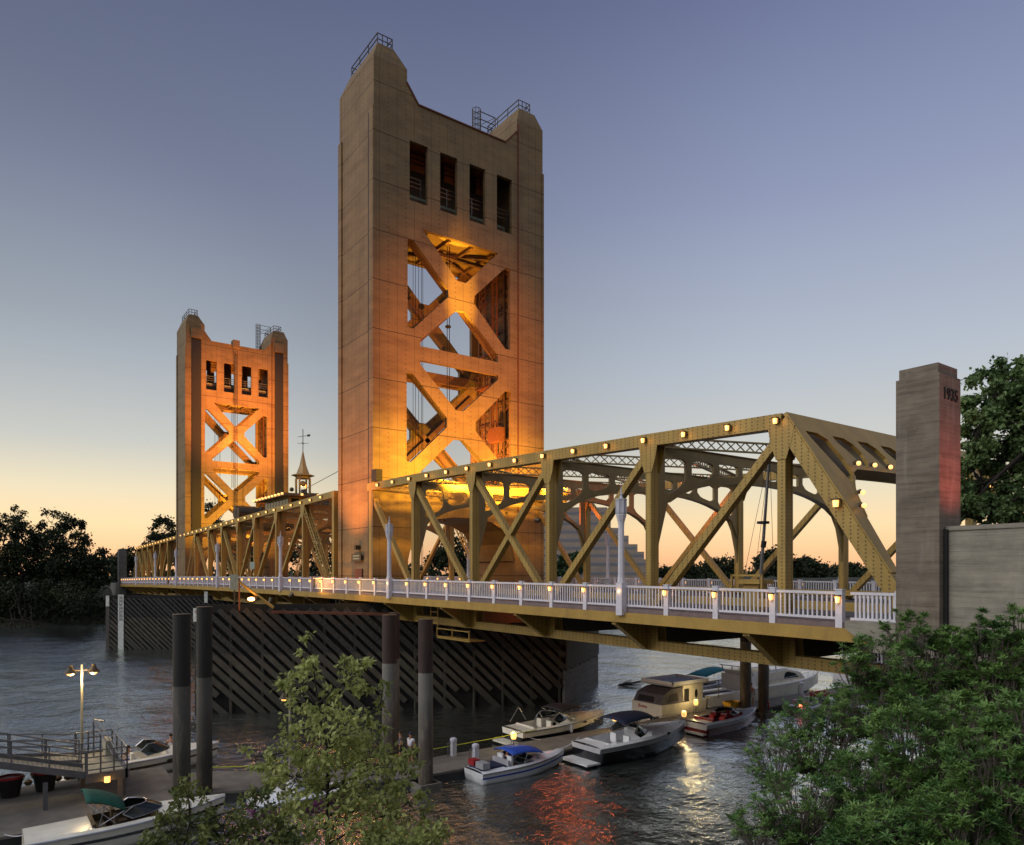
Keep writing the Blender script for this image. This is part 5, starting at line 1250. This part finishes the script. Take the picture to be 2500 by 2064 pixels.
# ------------------------------------------------------------------ vegetation
def leafmat(name, c, c2, var=2.2, trans=.25):
    m = MN(name); f = m.noise((1, 1, 1), var, 3); g = m.noise((1, 1, 1), 37., 1)
    a = m.mix(m.ramp(f, [(.38, c4(0, 0, 0)), (.62, c4(1, 1, 1))]), c, c2); a = m.mix(m.ramp(g, [(.62, c4(0, 0, 0)), (.7, c4(.8, .8, .8))]), a, dk(c2, 1.9))
    m.col(a); m.b.inputs['Transmission Weight'].default_value = 0
    t = m.n('ShaderNodeBsdfTranslucent'); m.l(a, t.inputs[0]); x = m.n('ShaderNodeMixShader'); x.inputs[0].default_value = trans
    o = m.t.nodes['Material Output']; m.l(m.b.outputs[0], x.inputs[1]); m.l(t.outputs[0], x.inputs[2]); m.l(x.outputs[0], o.inputs[0])
    return m.set(.55, 0, .3)
M['leaffar'] = leafmat('far_tree_leaves', c4(.012, .019, .009), c4(.03, .045, .016), .35)
M['leafmid'] = leafmat('green_tree_leaves', c4(.02, .042, .018), c4(.04, .075, .028), .5)
M['leafoak'] = leafmat('oak_leaves', c4(.075, .125, .05), c4(.16, .24, .085), 1.2)
M['leafshrub'] = leafmat('shrub_leaves', c4(.05, .12, .03), c4(.16, .27, .07), 1.3)
M['leafmaple'] = leafmat('young_tree_leaves', c4(.20, .24, .07), c4(.42, .45, .16), 1.4, .45)
M['leafbush'] = leafmat('bush_leaves', c4(.07, .095, .03), c4(.18, .20, .06), 1.4, .35)
M['bark'] = simple('dark_bark', c4(.025, .02, .015), .95)
M['barkgrey'] = simple('grey_stems', c4(.14, .12, .10), .9)
def leaf_quad(m, c, d, nrm, ln, wd):
    s = d.cross(nrm)
    if s.length < 1e-4: s = d.orthogonal()
    s.normalize(); b = len(m.v); md = c+d*ln*.45
    m.v += [tuple(c), tuple(md+s*wd*.5), tuple(c+d*ln-nrm*ln*.12), tuple(md-s*wd*.5)]; m.f.append((b, b+1, b+2, b+3))
def rv(r): 
    while 1:
        v = Vector((r.uniform(-1, 1), r.uniform(-1, 1), r.uniform(-1, 1)))
        if .05 < v.length < 1: return v
def limb(m, p, q, r0, r1, r, k=4, wob=.12):
    pts = [p+(q-p)*(i/k) for i in range(k+1)]; Ln = (q-p).length
    for i in range(1, k): pts[i] += rv(r)*Ln*wob
    for i in range(k): m.cyl(pts[i], pts[i+1], r0+(r1-r0)*i/k, r0+(r1-r0)*(i+1)/k, 6, False)
    return pts
def tree(name, label, base, blobs, nl, leaf, lm, seed, group=None, trunk_r=.3, bark='bark', rosette=0, aspect=.45, crownbase=None, cat='tree', bare=0, tn=90):
    """blobs: (centre Vector, radii Vector) masses of the crown; leaves in clumps on branch tips"""
    r = random.Random(seed); root = empty(name, label, cat, base, group=group); base = Vector(base)
    top = max(blobs, key=lambda b: b[0].z); tm = MB(); mid = Vector((top[0].x, top[0].y, 0))
    lead = limb(tm, base-Vector((0, 0, .5)), top[0], trunk_r, trunk_r*.22, r, 6, .03)
    tips = []; tot = sum(b[1].x*b[1].y*b[1].z for b in blobs)**1.
    for c, rad in blobs:
        st = min(lead, key=lambda p: (p-(c-Vector((0, 0, rad.z*1.1)))).length)
        if (st-c).length > .3: limb(tm, st, c, trunk_r*.45, trunk_r*.18, r, 4, .06)
        k = max(6, int(tn*(rad.x*rad.y*rad.z/tot)**.8))
        for i in range(k):
            v = rv(r); v = v.normalized()*(v.length**.45); q = c+Vector((v.x*rad.x, v.y*rad.y, v.z*rad.z))
            if bare:
                b0 = c+Vector((v.x*rad.x*.35, v.y*rad.y*.35, -rad.z*1.0)); limb(tm, b0, q+Vector((0, 0, .03)), trunk_r*.24, trunk_r*.07, r, 4, .07)
                for g_ in range(2):
                    q2 = q+rv(r)*max(rad)*.16; limb(tm, b0+(q-b0)*r.uniform(.5, .8), q2, trunk_r*.11, trunk_r*.05, r, 2, .08); tips.append((q2, max(rad)*.10))
            elif i % 2 == 0: limb(tm, c+(q-c)*.1, q, trunk_r*.16, trunk_r*.04, r, 3, .12)
            tips.append((q, max(rad)*(.12 if bare else .30 if tn < 100 else .2)))
    tm.build('trunk', M[bark], root)
    m = MB(); per = nl//len(tips)
    for q, cr in tips:
        w = r.uniform(.5, 1.5); n_ = int(per*w); cc = cr*r.uniform(.6, 1.25)
        for i in range(n_):
            o = Vector((r.gauss(0, .5), r.gauss(0, .5), r.gauss(0, .38)))*cc; c = q+o
            if rosette:
                ax = (Vector((0, 0, 1))+rv(r)*.7).normalized()
                for j in range(rosette):
                    a = 2*math.pi*j/rosette+r.random(); u = ax.orthogonal().normalized(); w2 = ax.cross(u); d = (u*math.cos(a)+w2*math.sin(a))*.85+ax*r.uniform(.15, .8); d.normalize()
                    leaf_quad(m, c, d, ax, leaf*r.uniform(.7, 1.2), leaf*aspect*.62)
            else:
                d = rv(r).normalized(); d.z -= .25; d.normalize(); nn = (rv(r)+Vector((0, 0, .6))).normalized(); leaf_quad(m, c, d, nn, leaf*r.uniform(.6, 1.3), leaf*aspect*1.3)
    me = bpy.data.meshes.new('crown'); me.from_pydata(m.v, [], m.f); me.materials.append(M[lm])
    o = bpy.data.objects.new('crown', me); COL.objects.link(o); o.parent = root; o.matrix_parent_inverse = world_of(root).inverted()
    return root
V = Vector
def pixblobs(D, lst, dz=.8):
    """crown masses given on the photo at depth D: (u, v, ru, rv[, dD])"""
    o = []
    for b in lst:
        d = D+(b[4] if len(b) > 4 else 0); c = AD(b[0], b[1], d); k = d/FPX; o.append((c, V((b[2]*k, max(b[2], b[3])*k*dz, b[3]*k))))
    return o
def depth_for_x(u, x): return x/ray(u, HV).x
FG = 'trees on the far bank'
farlist = [
 ('dense dark tree at the left edge of the picture, beyond the river', -188, [(-10, 1340, 60, 70), (20, 1290, 45, 45), (-30, 1420, 80, 60)], 6500),
 ('thin ragged tree with a bare top, second from the left on the far bank', -186, [(38, 1262, 14, 26), (62, 1300, 22, 40), (50, 1370, 35, 50), (95, 1330, 25, 30)], 3200),
 ('broad rounded tree, biggest crown of the left bank group', -188, [(130, 1285, 40, 40), (110, 1350, 50, 60), (165, 1320, 42, 50), (150, 1400, 80, 60), (185, 1285, 25, 25)], 9500),
 ('lower sloping tree at the right end of the left bank group', -187, [(215, 1365, 38, 45), (190, 1420, 60, 50), (240, 1390, 25, 35)], 5000),
 ('dark undergrowth tree at the foot of the left bank group', -184, [(60, 1455, 90, 40), (180, 1460, 70, 32), (-40, 1460, 80, 40)], 5000),
 ('tree directly behind the grey far pillar', -200, [(300, 1375, 28, 30), (325, 1360, 22, 25), (275, 1400, 20, 28)], 2600),
 ('round tree showing left of the far tower above the truss', -215, [(398, 1300, 32, 34), (380, 1330, 30, 25), (420, 1340, 30, 40)], 3200),
 ('tree top seen through the opening of the far tower', -230, [(515, 1262, 26, 30), (505, 1310, 34, 35), (540, 1330, 30, 40)], 3000),
 ('tree behind the lift span left of its middle', -215, [(620, 1350, 40, 35), (580, 1370, 35, 30)], 2500),
 ('tree behind the right half of the lift span', -215, [(700, 1340, 40, 40), (760, 1360, 35, 35), (800, 1330, 30, 50)], 3200),
 ('feathery tree framed by the arch below the big tower', -200, [(930, 1345, 32, 40), (900, 1385, 30, 30), (965, 1310, 18, 22)], 2600),
 ('loose leafy tree left of the big tower arch column', -205, [(1065, 1375, 26, 28), (1105, 1350, 34, 40), (1125, 1390, 28, 30)], 3000),
 ('low green tree in front of the left part of the office block', -205, [(1185, 1385, 28, 26), (1170, 1400, 30, 18)], 2000),
 ('bushy green tree in front of the middle of the office block', -210, [(1385, 1385, 42, 28), (1410, 1372, 26, 22)], 2600),
 ('low tree right of the office block, left of the crossed diagonals', -230, [(1645, 1405, 40, 18), (1680, 1396, 24, 16)], 1800),
 ('domed tree between the two right truss posts', -250, [(1760, 1385, 42, 26), (1740, 1402, 50, 18)], 2600),
 ('tall rounded tree behind the raised barrier boom', -250, [(1870, 1378, 32, 26), (1900, 1362, 30, 26), (1940, 1385, 30, 26)], 3600),
 ('tree right of the tall vertical post of the last panel', -260, [(1985, 1392, 34, 22), (1970, 1380, 20, 18)], 2000),
 ('tree seen beside the far railing lamp column', -270, [(2060, 1398, 40, 18), (2075, 1388, 24, 18)], 2000),
 ('low tree just left of the 1935 pillar', -280, [(2140, 1400, 45, 18), (2180, 1405, 40, 16)], 1800),
]
for i, (lb, x, bl, n) in enumerate(farlist):
    um = sum(b[0] for b in bl)/len(bl); D = depth_for_x(um, x); B_ = pixblobs(D, bl)
    if um > 1500: n = int(n*1.0)
    c = AD(um, HV, D); base = (c.x, c.y, max(.5, farz(c.x, c.y)-.3))
    tree('tree', lb, base, B_, int(n*1.7), .8*D/200 if um > 900 else .65*D/200, 'leafmid' if 1150 < um < 1450 else 'leaffar', 40+i, FG if False else None, .35, aspect=.55)
# bare snag trunk and low scrub on the far shore
m = MB(); r = random.Random(9); q = AZ0(50, 1530, 1.0)
for i in range(5):
    p = V((q.x-2, q.y-1.5+i*.9, .3)); limb(m, p, V((p.x+r.uniform(-1, 1), q.y+r.uniform(-3, 3), r.uniform(3, 8.5))), .16, .04, r, 5, .1)
limb(m, V((q.x-1, q.y-6, 3.5)), V((q.x-1, q.y+4, 1.2)), .2, .08, r, 5, .05)
tag(m.build('dead_tree', M['bark']), 'leafless snag leaning at the waterline of the far bank, lower left', 'dead tree')
m = MB(); r = random.Random(12)
for i in range(9000):
    y = r.uniform(-20, 330); e = -183+6*math.sin(y*.021)+3*math.sin(y*.083)-max(0, (y-60))*.06; x = e-r.uniform(1, 16); z = farz(x, y); c = V((x, y, z+r.random()**2*2.2))
    leaf_quad(m, c, rv(r).normalized(), rv(r).normalized(), r.uniform(.6, 1.2), .7)
me = bpy.data.meshes.new('bank_scrub'); me.from_pydata(m.v, [], m.f); me.materials.append(M['leaffar']); o = bpy.data.objects.new('bank_scrub', me); COL.objects.link(o)
tag(o, 'dark low scrub covering the slope of the far bank', 'undergrowth', kind='stuff')
m = MB(); r = random.Random(13)
for i in range(16000):
    y = r.uniform(-60, 900); x = -290-r.uniform(0, 60)-max(0, y)*.08; h = 5+3.5*math.sin(y*.05)+2*math.sin(y*.17+1); c = V((x, y, 8+r.random()*h))
    leaf_quad(m, c, rv(r).normalized(), rv(r).normalized(), r.uniform(1.4, 2.6), 1.6)
me = bpy.data.meshes.new('distant_wood'); me.from_pydata(m.v, [], m.f); me.materials.append(M['leaffar']); o = bpy.data.objects.new('distant_wood', me); COL.objects.link(o)
tag(o, 'continuous dark tree line on the horizon far beyond the river', 'wood', kind='stuff')
# stepped office block
def office():
    D = 300; fac = empty('office_block', 'stepped grey office block with banded floors seen through the truss', 'building', tuple(AD(1400, 1400, D)))
    m_ = MN('office_bands'); sp = m_.n('ShaderNodeSeparateXYZ'); m_.l(m_.pos, sp.inputs[0])
    m_.col(simple_col(m_, c4(.27, .22, .185))); M['office'] = m_.set(.8)
    M['offglass'] = simple('office_window_band', c4(.15, .16, .19), .25, 0, .2)
    us = [(1150, 1265), (1260, 1235), (1480, 1235), (1495, 1263), (1515, 1285), (1535, 1307), (1556, 1327), (1573, 1345), (1582, 1366)]
    x0 = None; steps = []
    # right outline steps: (u of edge, v of top)
    ed = [(1493, 1232), (1500, 1262), (1518, 1286), (1541, 1306), (1561, 1328), (1575, 1347), (1586, 1366)]
    left = [(1260, 1232), (1235, 1262), (1212, 1286), (1190, 1306), (1170, 1328), (1150, 1347), (1130, 1366)]
    prev = 5.
    side = RD; n = VD
    for i in range(len(ed)-1, -1, -1):
        a = AD(left[i][0], ed[i][1], D); b = AD(ed[i][0], ed[i][1], D); z1 = b.z
        f = lambda p, q, t: tuple(V((a.x, a.y, 0))+side*p+n*q+V((0, 0, t)))
        W = (V((b.x, b.y, 0))-V((a.x, a.y, 0))).length; off = (len(ed)-1-i)*2.2
        MB().prism([(0, off), (W, off), (W, 60-off), (0, 60-off)], f, prev, z1).build('storey_tier', M['office'], fac)
        hgt = (z1-prev); k = max(1, round(hgt/3.4))
        for j in range(k):
            zz = prev+hgt*(j+.5)/k
            MB().prism([(.6, off-.08), (W-.6, off-.08), (W-.6, off+.02), (.6, off+.02)], f, zz-.62, zz+.55).build('window_band', M['offglass'], fac)
            MB().prism([(W-.02, off+.8), (W+.08, off+.8), (W+.08, 58-off), (W-.02, 58-off)], f, zz-.62, zz+.55).build('window_band', M['offglass'], fac)
        prev = z1
def simple_col(m, c):
    f = m.noise((1, 1, 1), .25, 4); return m.ramp(f, [(.3, dk(c, .85)), (.7, dk(c, 1.1))])
office()
# tree behind the concrete wall, right
tree('street_tree', 'large dark oak-like tree rising behind the concrete wall at the right edge', (-3.2, 29.2, 9.0), pixblobs(27, [(2430, 960, 70, 75), (2490, 920, 60, 60), (2385, 1050, 50, 85), (2480, 1070, 80, 90), (2400, 1180, 60, 80), (2490, 1210, 80, 80), (2560, 1000, 90, 150), (2370, 1235, 45, 45), (2420, 1250, 60, 40)]), 34000, .17, 'leafoak', 77, None, .22, aspect=.6, tn=260)
# shrubs on the near right bank
SH = [('leafy shrub reaching furthest left over the water, upper part', 20, [(1990, 1800, 110, 90), (1900, 1850, 80, 75), (2060, 1740, 70, 70), (1960, 1760, 60, 40)], 2300),
 ('leafy shrub along the bottom left edge of the right-hand bushes', 16, [(1960, 1970, 130, 80), (1850, 2020, 70, 50), (2080, 1930, 90, 90), (1990, 2040, 110, 50)], 2600),
 ('tall shrub against the end of the bridge girder', 21, [(2150, 1620, 85, 75), (2110, 1720, 90, 80), (2190, 1530, 40, 40), (2080, 1620, 50, 50), (2200, 1700, 90, 70)], 3000),
 ('shrub at the foot of the concrete pillar', 18, [(2270, 1610, 85, 80), (2240, 1550, 40, 50), (2320, 1570, 50, 50), (2300, 1700, 100, 80), (2380, 1620, 70, 70)], 3000),
 ('shrub with upright sprays at the right edge under the wall', 17, [(2430, 1600, 80, 80), (2480, 1530, 40, 45), (2380, 1530, 30, 40), (2440, 1700, 100, 80), (2500, 1640, 60, 90)], 3000),
 ('grey-stemmed shrub in the middle of the right-hand bushes', 14, [(2230, 1830, 120, 110), (2150, 1900, 100, 90), (2330, 1790, 90, 90), (2240, 1940, 120, 80)], 3200),
 ('shrub filling the lower right corner of the picture', 12, [(2430, 1890, 110, 130), (2350, 1990, 110, 90), (2500, 1790, 80, 100), (2480, 2010, 90, 90)], 3000),
 ('lowest shrub at the bottom edge, left of the corner one', 12.5, [(2180, 2030, 130, 60), (2090, 2060, 80, 40), (2280, 2050, 100, 60), (2330, 2080, 100, 40)], 2000)]
for i, (lb, D, bl, n) in enumerate(SH):
    um = sum(b[0] for b in bl)/len(bl); c = AD(um+60, 1900, D+1); zb = max(.2, nearz(c.x, c.y))
    tree('shrub', lb, (c.x, c.y, zb), pixblobs(D, bl, .9), int(n*1.0), .145, 'leafshrub', 200+i, None, .06, 'barkgrey', rosette=7, aspect=.4, cat='shrub', bare=1, tn=240)
# foreground young tree and bushes, bottom left
c = AD(835, 2000, 15); tree('young_tree', 'young light green tree with thin dark trunk standing in the foreground left of centre', (c.x, c.y, max(.3, nearz(c.x, c.y))),
     pixblobs(15, [(760, 1590, 32, 45), (740, 1680, 70, 65), (840, 1660, 65, 55), (885, 1620, 35, 35), (800, 1790, 130, 90), (930, 1720, 45, 60), (900, 1880, 110, 90), (720, 1900, 90, 80), (980, 1870, 60, 60), (830, 1990, 180, 70), (620, 1850, 55, 30), (1000, 1960, 60, 60)]), 6200, .14, 'leafmaple', 301, None, .055, aspect=.42, tn=260)
c = AD(1000, 2080, 14); tree('bush', 'light green leafy spray along the bottom edge right of the young tree', (c.x, c.y, max(.3, nearz(c.x, c.y))), pixblobs(14, [(960, 2060, 90, 25), (1050, 2030, 50, 18)]), 1300, .13, 'leafmaple', 302, None, .03, cat='bush')
c = AD(440, 2080, 13); tree('bush', 'darker green bush in the bottom left, in front of the left steel piles', (c.x, c.y, max(.3, nearz(c.x, c.y))), pixblobs(13, [(460, 1950, 45, 50), (420, 2030, 70, 45), (540, 2020, 70, 50), (625, 1970, 55, 50), (640, 2050, 110, 40), (370, 2055, 50, 25)]), 2500, .12, 'leafbush', 303, None, .035, cat='bush', tn=260)

# glow of the lamps nearest the viewer
for k in range(-4, 14): 
    x = rail_x(k)
    if x < -14 and k >= -4: light('POINT', (x, 24.72, zd(x)+.8), 4.5, (1, .45, .12), near, radius=.07)
for x in [-18.46, -20.92, -23.47, -26.1, -28.82, -31.53, -34.32, -37.13, -39.93, -42.76, -45.53, -48.38]: light('POINT', (x, YN-.42, topline(x)-.02), 4, (1, .45, .12), near, radius=.07)
# mooring lines and bumpers
def moor(label, a, b, sag=.15):
    a, b = V(a), V(b); pts = [a+(b-a)*t-V((0, 0, sag*4*t*(1-t))) for t in [i/6 for i in range(7)]]
    tag(MB().tube(pts, .018, 4).build('mooring_line', M['shirtw']), label, 'mooring line')
moor('pale line from the bow of the blue-topped runabout to the dock', (-32.4, 26.8, .95), (-33.6, 25.8, .52)); moor('pale line from the stern of the black-hulled cruiser to the dock', (-33.0, 29.0, 1.2), (-33.7, 27.9, .52))
moor('pale line from the bow of the black-hulled cruiser to the dock', (-32.2, 36.6, 1.5), (-33.7, 35.4, .52)); moor('pale line from the stern of the cream cruiser to the dock', (-36.9, 27.6, 1.0), (-36.2, 28.6, .52))
moor('pale line from the bow of the red runabout to the dock', (-33.0, 45.7, 1.0), (-34.8, 44.6, .52)); moor('pale line from the lower left runabout to the dock', (-34.3, 1.7, .9), (-35.7, .8, .52))
for x, y, z, lb in [(-33.28, 31.5, .75, 'white bumper hanging on the dock side of the black-hulled cruiser'), (-36.62, 31.5, .7, 'white bumper hanging on the dock side of the cream cruiser'), (-33.2, 24.3, .5, 'white bumper hanging on the dock side of the blue-topped runabout')]:
    tag(MB().lathe((x, y, z), [(.03, .34), (.1, .26), (.11, -.1), (.04, -.2)], 8).build('boat_bumper', M['white']), lb, 'bumper')

rl = MB().cyl((-38.4, 33.4, 8.05), (-38.4, 33.4, 7.9), .16, .12, 10).build('added_streak_lamp', M['golddark'], near)  # added lamp under the deck, made up to throw a red streak on the water
MB().sph((-38.4, 33.4, 7.84), .12).build('bulb', M['bulbred'], rl)
light('POINT', (-38.4, 33.4, 7.6), 130, (1, .17, .05), near, radius=.25)  # light of the added lamp, for the red reflection on the river
